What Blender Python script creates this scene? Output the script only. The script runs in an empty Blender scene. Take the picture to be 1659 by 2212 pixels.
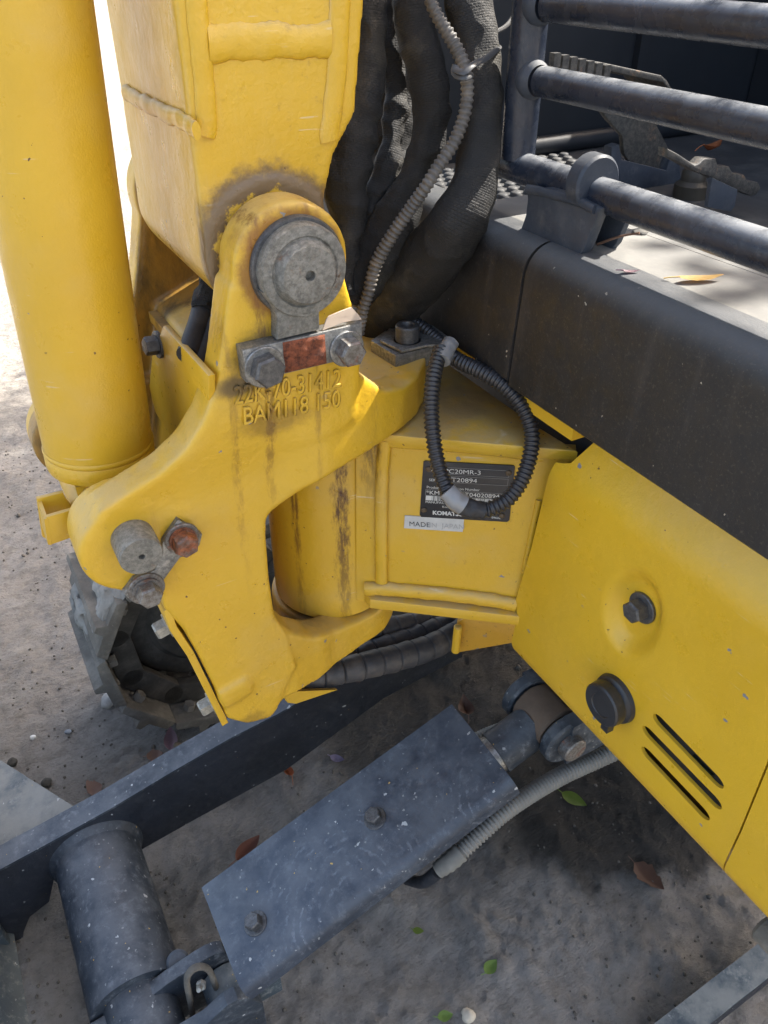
import bpy, bmesh, math, random
from mathutils import Vector, Matrix, noise
R = math.radians
H = 1.18                                   # camera height above the ground
random.seed(7)
scene = bpy.context.scene
COL = scene.collection

# ------------------------------------------------------------------ camera
PITCH, AZ, F = R(35.8), R(29), 1726.0
cam_d = bpy.data.cameras.new("camera")
cam = bpy.data.objects.new("camera", cam_d)
COL.objects.link(cam)
cam.location = (0, 0, H)
cam.rotation_euler = (R(90) - PITCH, 0, -AZ)
cam_d.sensor_fit = 'VERTICAL'
cam_d.sensor_height = 24.0
cam_d.lens = 24.0 * F / 2212.0
cam_d.clip_start, cam_d.clip_end = 0.02, 400
scene.camera = cam

# ------------------------------------------------------------------ light
SUN_EL, SUN_AZ = R(48), R(2)              # azimuth measured from +X towards +Y
world = bpy.data.worlds.new("World")
scene.world = world
world.use_nodes = True
wn = world.node_tree.nodes
sky = wn.new('ShaderNodeTexSky')
sky.sky_type = 'NISHITA'
sky.sun_disc = False
sky.sun_elevation = SUN_EL
sky.sun_rotation = R(90) - SUN_AZ
sky.air_density, sky.dust_density, sky.ozone_density = .8, 4.0, .4
bg = wn['Background']
bg.inputs['Strength'].default_value = 0.15
haze_tint = wn.new('ShaderNodeMix')                # milky, slightly warm haze over the whole sky
haze_tint.data_type, haze_tint.blend_type = 'RGBA', 'MULTIPLY'
haze_tint.inputs[0].default_value = 1.0
haze_tint.inputs[7].default_value = (1.0, .93, .83, 1)
world.node_tree.links.new(sky.outputs[0], haze_tint.inputs[6])
world.node_tree.links.new(haze_tint.outputs[2], bg.inputs['Color'])
sun_d = bpy.data.lights.new("sun", 'SUN')
sun_d.energy = 3.1
sun_d.angle = R(0.5)
sun_d.color = (1.0, 0.95, 0.87)
sun = bpy.data.objects.new("sun", sun_d)
COL.objects.link(sun)
sd = Vector((math.cos(SUN_EL) * math.cos(SUN_AZ), math.cos(SUN_EL) * math.sin(SUN_AZ), math.sin(SUN_EL)))
sun.rotation_euler = sd.to_track_quat('Z', 'Y').to_euler()
sun.location = sd * 6
vs = scene.view_settings
vs.view_transform, vs.look, vs.gamma = 'Standard', 'None', 1.0
vs.use_curve_mapping = False
vs.exposure = 2.36

# ------------------------------------------------------------------ pixel -> place helpers (camera frame, z relative to the eye)
FH = Vector((math.sin(AZ), math.cos(AZ), 0))
ZV = Vector((0, 0, 1))
FW = FH * math.cos(PITCH) - ZV * math.sin(PITCH)
RT = Vector((math.cos(AZ), -math.sin(AZ), 0))
UPV = FH * math.sin(PITCH) + ZV * math.cos(PITCH)
EX, EY, EZ = Vector((1, 0, 0)), Vector((0, 1, 0)), Vector((0, 0, 1))
def ray(u, v): return FW + RT * ((u - 830) / F) + UPV * ((1106 - v) / F)
def PN(u, v, n, c):
    r = ray(u, v)
    return r * (c / r.dot(n))
def PX(u, v, c): return PN(u, v, EX, c)
def PY(u, v, c): return PN(u, v, EY, c)
def PZ(u, v, c): return PN(u, v, EZ, c)
def PD(u, v, d): return ray(u, v) * d

# ------------------------------------------------------------------ object helpers
def thing(name, loc, label, cat, group=None):
    o = bpy.data.objects.new(name, None)
    COL.objects.link(o)
    o.location = loc
    o.empty_display_size = 0.05
    o['label'] = label
    o['category'] = cat
    if group: o['group'] = group
    return o
def finish(me, ang):
    for p in me.polygons: p.use_smooth = True
    if ang is not None: me.set_sharp_from_angle(angle=R(ang))
def obj(name, bm, mat, parent=None, ang=35, label=None, kind=None):
    """bm in camera frame -> one mesh object standing in the world"""
    if isinstance(bm, bmesh.types.BMesh):
        bmesh.ops.recalc_face_normals(bm, faces=bm.faces)
        me = bpy.data.meshes.new(name)
        bm.to_mesh(me)
        bm.free()
    else:
        me = bm
        me.name = name
    me.transform(Matrix.Translation((0, 0, H)))
    finish(me, ang)
    me.materials.clear()
    me.materials.append(mat)
    o = bpy.data.objects.new(name, me)
    COL.objects.link(o)
    if parent is not None:
        o.parent = parent
        m = Matrix.Identity(4)
        q = parent
        while q is not None:
            m = q.matrix_basis @ m if q.parent is None else m
            q = q.parent
        o.matrix_parent_inverse = m.inverted() if parent.parent is None else Matrix.Identity(4)
    if label: o['label'] = label
    if kind: o['kind'] = kind
    return o
def sstep(a, b, x):
    t = max(0, min(1, (x - a) / (b - a))); return t * t * (3 - 2 * t)
def new(): return bmesh.new()
def add_box(bm, a, b):
    a, b = Vector(a), Vector(b)
    c, s = (a + b) / 2, (b - a)
    return bmesh.ops.create_cube(bm, size=1, matrix=Matrix.Translation(c) @ Matrix.Diagonal((s.x, s.y, s.z, 1)))['verts']
def frame(z, x=None):
    z = Vector(z).normalized()
    x = Vector(x) if x is not None else (Vector((0, 0, 1)) if abs(z.z) < 0.9 else Vector((1, 0, 0)))
    x = (x - z * x.dot(z)).normalized()
    y = z.cross(x)
    m = Matrix.Identity(4)
    for i in range(3): m[i][0], m[i][1], m[i][2] = x[i], y[i], z[i]
    return m
def at(loc, z, x=None): return Matrix.Translation(Vector(loc)) @ frame(z, x)
def add_lathe(bm, m, prof, seg=32, closed=True):
    """prof: list of (r, z) in the frame m"""
    rings = []
    for r, z in prof:
        if r < 1e-6: rings.append([bm.verts.new(m @ Vector((0, 0, z)))])
        else: rings.append([bm.verts.new(m @ Vector((r * math.cos(2 * math.pi * k / seg), r * math.sin(2 * math.pi * k / seg), z))) for k in range(seg)])
    for A, B in zip(rings, rings[1:]):
        for k in range(seg):
            a, b = A[k % len(A)], A[(k + 1) % len(A)]
            c, d = B[(k + 1) % len(B)], B[k % len(B)]
            f = []
            for q in (a, b, c, d):
                if q not in f: f.append(q)
            if len(f) > 2: bm.faces.new(f)
    return rings
def add_cyl(bm, p0, p1, r, seg=32, ch=0.0, r1=None):
    p0, p1 = Vector(p0), Vector(p1)
    L = (p1 - p0).length
    r1 = r if r1 is None else r1
    m = at(p0, p1 - p0)
    pr = [(0, 0), (r - ch, 0), (r, ch), (r1, L - ch), (r1 - ch, L), (0, L)] if ch else [(0, 0), (r, 0), (r1, L), (0, L)]
    add_lathe(bm, m, pr, seg)
def add_prism(bm, pts, vec, bevel=0.0, seg=2):
    """planar outline swept along vec"""
    vec = Vector(vec)
    a = [bm.verts.new(p) for p in pts]
    b = [bm.verts.new(Vector(p) + vec) for p in pts]
    n = len(a)
    fs = [bm.faces.new(a), bm.faces.new(b[::-1])]
    for k in range(n): fs.append(bm.faces.new((a[k], b[k], b[(k + 1) % n], a[(k + 1) % n])))
    bmesh.ops.recalc_face_normals(bm, faces=fs)
    if bevel:
        es = set()
        for f in fs[:2]: es.update(f.edges)
        bmesh.ops.bevel(bm, geom=list(es), offset=bevel, segments=seg, profile=0.5, affect='EDGES', clamp_overlap=True)
def add_hull(bm, pts):
    vs_ = [bm.verts.new(p) for p in pts]
    r = bmesh.ops.convex_hull(bm, input=vs_)
    dead = [g for g in r['geom_interior'] if isinstance(g, bmesh.types.BMVert)]
    if dead: bmesh.ops.delete(bm, geom=dead, context='VERTS')
def circ(c, r, axis, n=32, x=None):
    m = at(c, axis, x)
    return [m @ Vector((r * math.cos(2 * math.pi * k / n), r * math.sin(2 * math.pi * k / n), 0)) for k in range(n)]
def catmull(pts, step):
    """pts: list of tuples (Vector, radius); resample to about `step`"""
    P = [p[0] for p in pts]; Q = [p[1] for p in pts]
    P = [P[0] * 2 - P[1]] + P + [P[-1] * 2 - P[-2]]
    Q = [Q[0]] + Q + [Q[-1]]
    dense = []
    for i in range(1, len(P) - 2):
        for k in range(24):
            t = k / 24
            t2, t3 = t * t, t * t * t
            f = lambda a, b, c, d: 0.5 * ((2 * b) + (c - a) * t + (2 * a - 5 * b + 4 * c - d) * t2 + (3 * b - a - 3 * c + d) * t3)
            dense.append((f(P[i - 1], P[i], P[i + 1], P[i + 2]), f(Q[i - 1], Q[i], Q[i + 1], Q[i + 2])))
    dense.append((P[-2], Q[-2]))
    out, acc = [dense[0]], 0.0
    for a, b in zip(dense, dense[1:]):
        L = (b[0] - a[0]).length
        while L > 0 and acc + L >= step:
            t = (step - acc) / L
            a = (a[0].lerp(b[0], t), a[1] + (b[1] - a[1]) * t)
            out.append(a)
            L = (b[0] - a[0]).length
            acc = 0.0
        acc += L
    return out
def add_tube(bm, pts, step, seg=14, rad=None, cap=True, disp=None, flat=1.0, flat_dir=None):
    """swept tube with a uv map (metres); rad(s) multiplies the radius, disp(p,n,s) moves points"""
    P = catmull(pts, step) if len(pts) > 1 else pts
    uvl = bm.loops.layers.uv.verify()
    n = len(P)
    tang = [(P[min(i + 1, n - 1)][0] - P[max(i - 1, 0)][0]).normalized() for i in range(n)]
    x = flat_dir if flat_dir is not None else (Vector((0, 0, 1)) if abs(tang[0].z) < .9 else Vector((1, 0, 0)))
    rings, ss, s = [], [], 0.0
    for i in range(n):
        if i: s += (P[i][0] - P[i - 1][0]).length
        t = tang[i]
        if flat_dir is not None: x = flat_dir
        x = (x - t * x.dot(t)).normalized()
        y = t.cross(x)
        r = P[i][1] * (rad(s) if rad else 1.0)
        ring = []
        for k in range(seg):
            a = 2 * math.pi * k / seg
            nn = x * (math.cos(a) * flat) + y * math.sin(a)
            p = P[i][0] + nn * r
            if disp: p = p + nn * disp(p, a, s)
            ring.append(bm.verts.new(p))
        rings.append(ring); ss.append(s)
    for i in range(n - 1):
        for k in range(seg):
            f = bm.faces.new((rings[i][k], rings[i][(k + 1) % seg], rings[i + 1][(k + 1) % seg], rings[i + 1][k]))
            c = 2 * math.pi * P[i][1]
            for lp, (kk, ii) in zip(f.loops, ((k, i), (k + 1, i), (k + 1, i + 1), (k, i + 1))):
                lp[uvl].uv = (kk / seg * c, ss[ii])
    if cap:
        bm.faces.new(rings[0][::-1]); bm.faces.new(rings[-1])
def evaluated(bm, mods):
    """run modifiers on a bmesh, give back a new mesh"""
    bmesh.ops.recalc_face_normals(bm, faces=bm.faces)
    me = bpy.data.meshes.new("tmp")
    bm.to_mesh(me); bm.free()
    o = bpy.data.objects.new("tmp", me)
    COL.objects.link(o)
    mods(o)
    dg = bpy.context.evaluated_depsgraph_get()
    dg.update()
    out = bpy.data.meshes.new_from_object(o.evaluated_get(dg), depsgraph=dg)
    bpy.data.objects.remove(o)
    bpy.data.meshes.remove(me)
    return out
def cast(bm, voxel=0.0025, it=10, fac=0.5, warp=None):
    """overlapping lumps -> one skin with cast-iron fillets"""
    def mods(o):
        m = o.modifiers.new("r", 'REMESH'); m.mode = 'VOXEL'; m.voxel_size = voxel; m.adaptivity = 0.0
    me = evaluated(bm, mods)
    b = bmesh.new(); b.from_mesh(me); bpy.data.meshes.remove(me)
    if warp:
        for v in b.verts: warp(v.co)
    def mods(o):
        m = o.modifiers.new("s", 'SMOOTH'); m.iterations = it; m.factor = fac
    return evaluated(b, mods)
def text_mesh(s, size, m, depth=0.0, bevel=0.0, align='LEFT', sx=1.0, bold=0.0):
    cu = bpy.data.curves.new("t", 'FONT')
    cu.body = s; cu.size = size; cu.extrude = depth; cu.bevel_depth = bevel; cu.align_x = align; cu.offset = bold
    cu.resolution_u = 3
    o = bpy.data.objects.new("t", cu)
    COL.objects.link(o)
    dg = bpy.context.evaluated_depsgraph_get(); dg.update()
    me = bpy.data.meshes.new_from_object(o.evaluated_get(dg), depsgraph=dg)
    bpy.data.objects.remove(o); bpy.data.curves.remove(cu)
    me.transform(m @ Matrix.Diagonal((sx, 1, 1, 1)))
    return me
def basis(o, x, y):
    x = Vector(x).normalized(); y = Vector(y); y = (y - x * y.dot(x)).normalized(); z = x.cross(y)
    m = Matrix.Identity(4)
    for i in range(3): m[i][0], m[i][1], m[i][2], m[i][3] = x[i], y[i], z[i], o[i]
    return m
def hexbolt(bm, c, axis, af, h, x=None, dome=0.14):
    m = at(c, axis, x)
    r = af / math.sqrt(3)
    k6 = [(math.cos(math.pi / 3 * k), math.sin(math.pi / 3 * k)) for k in range(6)]
    lv = [(r, 0), (r, h * 0.84), (r * 0.86, h)]
    rings = [[bm.verts.new(m @ Vector((a * q, b * q, z))) for a, b in k6] for q, z in lv]
    inner = [bm.verts.new(m @ Vector((a * r * .5, b * r * .5, h * 1.0))) for a, b in k6]
    rings.append(inner)
    for A, B in zip(rings, rings[1:]):
        for k in range(6): bm.faces.new((A[k], A[(k + 1) % 6], B[(k + 1) % 6], B[k]))
    bm.faces.new(rings[-1]); bm.faces.new(rings[0][::-1])
def bolt(c, axis, af, h, wr, wt, mat, parent, x=None, label=None, wmat=None, spring=False):
    axis = Vector(axis).normalized()
    c = Vector(c)
    b = new()
    if spring: add_lathe(b, at(c + axis * wt, axis), [(0, 0), (wr * .8, 0), (wr * .8, wt * .8), (0, wt * .8)], 28)
    hexbolt(b, c + axis * (wt * (1.8 if spring else 1)), axis, af, h, x)
    o = obj('bolt', b, mat, parent, 30, label)
    b = new()
    add_lathe(b, at(c, axis), [(0, 0), (wr, 0), (wr, wt * .75), (wr - wt * .25, wt), (0, wt)], 32)
    obj('washer', b, wmat or mat, parent, 30)
    return o

# ------------------------------------------------------------------ materials
class NT:
    def __init__(s, name):
        s.m = bpy.data.materials.new(name)
        s.m.use_nodes = True
        s.t = s.m.node_tree
        s.b = s.t.nodes['Principled BSDF']
        tc = s.t.nodes.new('ShaderNodeTexCoord')
        s.co, s.uv = tc.outputs['Object'], tc.outputs['UV']
        s.geo = s.t.nodes.new('ShaderNodeNewGeometry')
    def n(s, typ, **kw):
        q = s.t.nodes.new(typ)
        for k, v in kw.items():
            if k.startswith('_'): setattr(q, k[1:], v)
            else:
                i = q.inputs[k.replace('__', ' ')]
                s.put(i, v)
        return q
    def put(s, i, v):
        if isinstance(v, bpy.types.NodeSocket): s.t.links.new(v, i)
        else: i.default_value = v
    def noise(s, scale, detail=5, rough=.55, stretch=None, co=None, off=(0, 0, 0)):
        co = co or s.co
        if stretch or off != (0, 0, 0):
            mp = s.n('ShaderNodeMapping', Vector=co, Scale=stretch or (1, 1, 1), Location=off)
            co = mp.outputs[0]
        return s.n('ShaderNodeTexNoise', Vector=co, Scale=scale, Detail=detail, Roughness=rough).outputs['Fac']
    def ramp(s, fac, a, b, lo=0.0, hi=1.0):
        q = s.n('ShaderNodeMapRange', Value=fac)
        q.inputs['From Min'].default_value, q.inputs['From Max'].default_value = a, b
        q.inputs['To Min'].default_value, q.inputs['To Max'].default_value = lo, hi
        q.interpolation_type = 'SMOOTHSTEP'
        return q.outputs[0]
    def math(s, op, a, b=0.0):
        q = s.t.nodes.new('ShaderNodeMath'); q.operation = op
        s.put(q.inputs[0], a); s.put(q.inputs[1], b)
        return q.outputs[0]
    def mix(s, fac, a, b):
        q = s.t.nodes.new('ShaderNodeMix'); q.data_type = 'RGBA'
        s.put(q.inputs[0], fac)
        for i, v in ((6, a), (7, b)):
            if isinstance(v, bpy.types.NodeSocket): s.t.links.new(v, q.inputs[i])
            else: q.inputs[i].default_value = (*v, 1)
        return q.outputs[2]
    def bump(s, h, dist, strength=1.0, normal=None):
        q = s.n('ShaderNodeBump', Height=h, Distance=dist, Strength=strength)
        if normal is not None: s.t.links.new(normal, q.inputs['Normal'])
        return q.outputs[0]
    def sep(s, v):
        q = s.n('ShaderNodeSeparateXYZ', Vector=v)
        return q.outputs
    def dist(s, p, mask=(1, 1, 1)):
        """distance from a place in the camera frame, measured on the chosen axes"""
        p = Vector(p) + Vector((0, 0, H))
        d = s.t.nodes.new('ShaderNodeVectorMath'); d.operation = 'SUBTRACT'
        s.t.links.new(s.co, d.inputs[0]); d.inputs[1].default_value = p
        e = s.t.nodes.new('ShaderNodeVectorMath'); e.operation = 'MULTIPLY'
        s.t.links.new(d.outputs[0], e.inputs[0]); e.inputs[1].default_value = mask
        l = s.t.nodes.new('ShaderNodeVectorMath'); l.operation = 'LENGTH'
        s.t.links.new(e.outputs[0], l.inputs[0])
        return l.outputs['Value']
    def specks(s, scale, size, keep, co=None):
        """sparse irregular dots"""
        w = s.n('ShaderNodeTexNoise', Vector=co or s.co, Scale=scale * 1.7, Detail=3).outputs['Color']
        mx = s.t.nodes.new('ShaderNodeVectorMath'); mx.operation = 'MULTIPLY_ADD'
        s.t.links.new(w, mx.inputs[0]); mx.inputs[1].default_value = (.9 / scale,) * 3
        s.t.links.new(co or s.co, mx.inputs[2])
        v = s.n('ShaderNodeTexVoronoi', Vector=mx.outputs[0], Scale=scale)
        on = s.math('GREATER_THAN', s.sep(v.outputs['Color'])[0], 1 - keep)
        rs = s.math('MULTIPLY', s.sep(v.outputs['Color'])[1], size)
        return s.math('MULTIPLY', on, s.math('LESS_THAN', v.outputs['Distance'], rs))
    def out(s, color, rough, metal=0.0, normal=None, spec=None):
        s.put(s.b.inputs['Base Color'], color if isinstance(color, bpy.types.NodeSocket) else (*color, 1))
        s.put(s.b.inputs['Roughness'], rough)
        s.put(s.b.inputs['Metallic'], metal)
        if spec is not None: s.put(s.b.inputs['Specular IOR Level'], spec)
        if normal is not None: s.t.links.new(normal, s.b.inputs['Normal'])
        return s.m

YEL = (0.61, 0.372, 0.026)
DUST = (0.50, 0.385, 0.20)
def yellow(name, dust=.5, streak=.3, chips=.06, dirt=.15, dents=0.0004, stains=(), worn=0.0, base=YEL, lumps=0.0):
    s = NT(name)
    big = s.noise(7, 3, .5)
    c = s.mix(s.ramp(big, .3, .7), base, (base[0] * .92, base[1] * .9, base[2] * .8))
    up = s.ramp(s.sep(s.geo.outputs['Normal'])[2], .15, .95)
    dn = s.noise(38, 6, .65)
    film = s.math('MULTIPLY', s.ramp(s.noise(11, 5, .6, off=(3, 1, 2)), .46, .78), dust * .42)
    c = s.mix(film, c, DUST)
    c = s.mix(s.math('MULTIPLY', s.math('MULTIPLY', up, s.ramp(dn, .25, .6)), dust), c, (.40, .315, .18))
    if worn:
        w = s.ramp(s.noise(26, 7, .7, stretch=(1.6, 1.6, .22)), .44, .66)
        fx = s.ramp(s.math('MULTIPLY', s.sep(s.geo.outputs['Normal'])[0], -1.0), .3, .9, .12, 1.0)
        w = s.math('MULTIPLY', w, fx)
        c = s.mix(s.math('MULTIPLY', w, worn), c, (.60, .44, .18))
        w2 = s.math('MULTIPLY', s.ramp(s.noise(60, 5, .7, stretch=(1.6, 1.6, .12), off=(2, 0, 0)), .56, .70), fx)
        c = s.mix(s.math('MULTIPLY', w2, worn * .75), c, (.66, .52, .28))
    st = s.ramp(s.noise(30, 5, .65, stretch=(1, 1, .06)), .60, .78)
    st = s.math('MULTIPLY', st, s.ramp(s.noise(5, 2, .5, off=(5, 2, 1)), .42, .62))
    c = s.mix(s.math('MULTIPLY', st, streak), c, (.17, .075, .018))
    dd = s.math('MULTIPLY', s.ramp(s.noise(120, 6, .7), .58, .72), s.ramp(s.noise(13, 3, .5, off=(1, 7, 3)), .46, .66))
    c = s.mix(s.math('MULTIPLY', dd, dirt * 2), c, (.15, .085, .03))
    sc_ = s.math('MULTIPLY', s.ramp(s.noise(9, 3, .5, stretch=(1, 1, 42), off=(1, 4, 9)), .665, .69), s.ramp(s.noise(24, 4, .6, off=(9, 3, 1)), .56, .64))
    c = s.mix(s.math('MULTIPLY', sc_, .55), c, (.62, .52, .34))
    for f in stains: c = f(s, c)
    if chips:
        ck = s.math('MULTIPLY', s.specks(120, .34, chips * .8), s.ramp(s.noise(8, 2, .5, off=(2, 9, 4)), .46, .54))
        c = s.mix(ck, c, (.20, .20, .21))
        c = s.mix(s.math('MULTIPLY', s.specks(230, .28, chips * 1.2), s.ramp(s.noise(10, 3, .5, off=(6, 1, 8)), .48, .56)), c, (.09, .045, .02))
    h = s.noise(160, 4, .6)
    nrm = s.bump(h, .0006 if not lumps else .0012, .5)
    nrm = s.bump(s.noise(520, 2, .5), .00025, .5, nrm)
    nrm = s.bump(s.noise(22, 3, .5), .003 if not lumps else lumps, .35, nrm)
    rg = s.math('ADD', s.ramp(dn, .2, .8, .24, .42), s.math('MULTIPLY', up, dust * .3))
    return s.out(c, rg, 0, nrm, .5)
def ring_stain(p, r0, r1, color, amt, mask=(1, 0, 1), nscale=40, spread=.02, zmin=None, ymin=None, ymax=None):
    def f(s, c):
        d = s.dist(p, mask)
        d = s.math('ADD', d, s.math('MULTIPLY', s.math('SUBTRACT', s.noise(nscale, 6, .7), .5), spread))
        m = s.math('MULTIPLY', s.ramp(d, r0 - .003, r0), s.math('SUBTRACT', 1.0, s.ramp(d, r0 + (r1 - r0) * .35, r1)))
        if zmin is not None: m = s.math('MULTIPLY', m, s.ramp(s.sep(s.co)[2], zmin + H, zmin + H + .02))
        if ymin is not None: m = s.math('MULTIPLY', m, s.ramp(s.sep(s.co)[1], ymin, ymin + .004))
        if ymax is not None: m = s.math('MULTIPLY', m, s.ramp(s.sep(s.co)[1], ymax + .012, ymax))
        return s.mix(s.math('MULTIPLY', m, amt), c, color)
    return f
def spot_stain(p, r, color, amt, mask=(1, 1, 1), spread=.02, nscale=45):
    def f(s, c):
        d = s.math('ADD', s.dist(p, mask), s.math('MULTIPLY', s.math('SUBTRACT', s.noise(nscale, 6, .7), .5), spread))
        m = s.math('SUBTRACT', 1.0, s.ramp(d, r * .35, r))
        return s.mix(s.math('MULTIPLY', m, amt), c, color)
    return f
def oily(s, c):
    m = s.math('MULTIPLY', s.ramp(s.sep(s.co)[1], .74, .76), s.math('SUBTRACT', 1.0, s.ramp(s.sep(s.co)[1], .789, .793)))
    c2 = s.mix(s.ramp(s.noise(30, 6, .7, stretch=(1, 1, .35)), .35, .65), (.33, .175, .03), (.06, .04, .022))
    return s.mix(s.math('MULTIPLY', m, .9), c, c2)
def streak_stain(p, w, color, amt, taper=1.2):
    """rusty run-down: broken, ragged and strongest near the top"""
    def f(s, c):
        d = s.dist(p, (1, 0, 0))
        d = s.math('ADD', d, s.math('MULTIPLY', s.math('SUBTRACT', s.noise(130, 5, .7, stretch=(1, 1, .35)), .5), w * 2.4))
        m = s.math('SUBTRACT', 1.0, s.ramp(d, w * .25, w))
        br = s.ramp(s.noise(190, 6, .75, stretch=(1, 1, .22)), .36, .60)
        br = s.math('MULTIPLY', br, s.ramp(s.sep(s.co)[2], p[2] + H - .30 / taper, p[2] + H + .05))
        return s.mix(s.math('MULTIPLY', s.math('MULTIPLY', m, br), amt), c, color)
    return f
def painted(name, base, dustc=(.22, .24, .26), dust=.5, speck=.35, rough=.42, bumpd=.0015, rust=.1, up=.5):
    s = NT(name)
    c = s.mix(s.ramp(s.noise(9, 4, .6), .35, .65), base, tuple(q * 1.45 for q in base))
    c = s.mix(s.math('MULTIPLY', s.ramp(s.noise(75, 8, .75), .5, .72), dust), c, dustc)
    c = s.mix(s.math('MULTIPLY', s.ramp(s.noise(17, 6, .7, off=(3, 3, 1)), .5, .75), dust * .7), c, dustc)
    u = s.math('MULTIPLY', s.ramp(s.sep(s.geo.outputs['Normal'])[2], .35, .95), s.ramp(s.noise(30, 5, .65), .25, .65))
    c = s.mix(s.math('MULTIPLY', u, up), c, tuple(q * .8 for q in dustc))  # upper faces paler: dust, and for the rails a painted highlight
    if speck:
        c = s.mix(s.specks(110, .30, speck), c, (.40, .41, .40))
        c = s.mix(s.specks(260, .4, speck * 1.2), c, (.21, .22, .22))
        c = s.mix(s.specks(200, .25, speck * .4), c, (.50, .33, .08))
    if rust:
        c = s.mix(s.math('MULTIPLY', s.ramp(s.noise(34, 6, .7, off=(8, 1, 4)), .66, .76), rust * 4), c, (.20, .085, .035))
    n = s.bump(s.noise(230, 6, .7), .0006, .45)
    n = s.bump(s.noise(28, 4, .6), bumpd, .5, n)
    return s.out(c, s.ramp(s.noise(60, 5, .6), .3, .7, rough - .08, rough + .18), 0, n, .4)
def metal(name, col, col2, rough=.45, metallic=.8, pit=.0006, rust=0.0, rustc=(.18, .055, .02)):
    s = NT(name)
    n1 = s.noise(230, 8, .75)
    c = s.mix(s.ramp(n1, .38, .62), col, col2)
    c = s.mix(s.math('MULTIPLY', s.ramp(s.noise(60, 6, .7, off=(1, 3, 2)), .5, .7), .5), c, tuple(q * .6 for q in col2))
    if rust:
        rm = s.ramp(s.noise(45, 7, .7, off=(4, 1, 2)), .62 - rust * .35, .72 - rust * .25)
        c = s.mix(rm, c, s.mix(s.ramp(s.noise(180, 6, .75), .3, .7), tuple(q * .3 for q in rustc), tuple(q * 1.8 for q in rustc)))
        mt = s.math('MULTIPLY', s.math('SUBTRACT', 1.0, rm), metallic)
    else: mt = metallic
    nb = s.bump(s.noise(190, 7, .78), pit, .85)
    return s.out(c, s.ramp(n1, .3, .7, rough - .1, rough + .18), mt, nb)
def plain(name, col, rough=.6, var=.25, spec=.4, bump=.0003, scale=90, dust=0.0, dustc=(.28, .25, .2)):
    s = NT(name)
    c = s.mix(s.noise(scale, 5, .6), tuple(q * (1 - var) for q in col), tuple(q * (1 + var) for q in col))
    if dust: c = s.mix(s.math('MULTIPLY', s.ramp(s.noise(24, 7, .7), .42, .7), dust), c, dustc)
    return s.out(c, rough, 0, s.bump(s.noise(scale * 2, 5, .65), bump, .6), spec)

def guard_paint():
    m = painted('scuffed_guard_paint', (.027, .035, .049), (.17, .19, .215), .45, .05, .42)
    s = NT.__new__(NT)
    s.m, s.t = m, m.node_tree
    s.b = s.t.nodes['Principled BSDF']
    tc = s.t.nodes.new('ShaderNodeTexCoord'); s.co, s.uv = tc.outputs['Object'], tc.outputs['UV']
    s.geo = s.t.nodes.new('ShaderNodeNewGeometry')
    old = s.b.inputs['Base Color'].links[0].from_socket
    c = old
    for p, r0, r1, k in (((.40, .42, -.78), .02, .13, 1.0), ((.20, .43, -.90), .03, .15, .8), ((.33, .56, -.80), .0, .09, .6)):
        d = s.math('ADD', s.dist(p), s.math('MULTIPLY', s.noise(16, 4, .6), .03))
        w = s.n('ShaderNodeMath', _operation='SINE'); s.put(w.inputs[0], s.math('MULTIPLY', s.math('ADD', d, s.math('MULTIPLY', s.noise(55, 5, .7), .010)), 620.0))
        m1 = s.math('MULTIPLY', s.ramp(w.outputs[0], .2, 1.0), s.math('MULTIPLY', s.ramp(d, r0, r0 + .02), s.math('SUBTRACT', 1.0, s.ramp(d, r1 * .6, r1))))
        m1 = s.math('MULTIPLY', m1, s.ramp(s.noise(38, 7, .75, off=(k, 2, 3)), .50, .66))
        c = s.mix(s.math('MULTIPLY', m1, .38 * k), c, (.33, .36, .40))
    s.t.links.new(c, s.b.inputs['Base Color'])
    return m
M = {}
M['guard'] = guard_paint()
YN_ = .547
PIN = Vector((.226, .547, -.199))
GREASE = (.045, .032, .028)
RUSTY = (.20, .075, .018)
M['bracket'] = yellow('yellow_cast_paint', .45, .55, .05, .22, lumps=.004, stains=(
    streak_stain((PY(588, 930, YN_).x, .55, -.36), .006, (.16, .075, .015), .85, 3.0),
    streak_stain((PY(690, 930, YN_).x, .55, -.36), .004, (.22, .12, .02), .6, 3.0),
    streak_stain((PY(510, 930, YN_).x, .55, -.40), .005, (.22, .12, .02), .5, 2.0),
    streak_stain((.298, .55, -.34), .005, (.20, .11, .03), .5, 3.0),
    ring_stain(PIN, .030, .048, RUSTY, .8, spread=.024, nscale=60),
    spot_stain((.192, .555, -.262), .030, (.07, .04, .022), .9, spread=.03),
    spot_stain((.17, .55, -.285), .028, (.06, .04, .025), .85, (1, 1, 2.2), spread=.025),
    spot_stain((.2, .56, -.325), .045, (.14, .075, .015), .55, (1, 1, 2.6), spread=.05, nscale=60),
    spot_stain((.225, .62, -.63), .05, (.05, .04, .032), .85, spread=.03),
    spot_stain((.205, .6, -.625), .03, (.10, .07, .045), .7, spread=.03),
    spot_stain((.30, .6, -.315), .05, (.30, .23, .12), .6, (1, 1, 2.5), spread=.05),
    spot_stain((.15, .565, -.695), .03, (.16, .09, .02), .5, spread=.05), oily))
M['boom'] = yellow('yellow_boom_paint', .6, .12, .02, .15, worn=.42, lumps=.004, stains=(
    ring_stain((.226, .587, -.199), .046, .071, (.085, .058, .050), .85, spread=.030, nscale=70, ymin=.57 - .003, ymax=.594),
    ))
M['boom_worn'] = M['boom']
M['cylinder'] = yellow('yellow_cylinder_paint', .42, .04, .025, .05)
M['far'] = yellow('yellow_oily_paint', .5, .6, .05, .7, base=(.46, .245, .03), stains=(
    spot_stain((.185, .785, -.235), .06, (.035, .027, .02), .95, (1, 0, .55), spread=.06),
    spot_stain((.16, .785, -.205), .05, (.06, .04, .025), .8, (1, 0, 1), spread=.05),))
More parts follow.
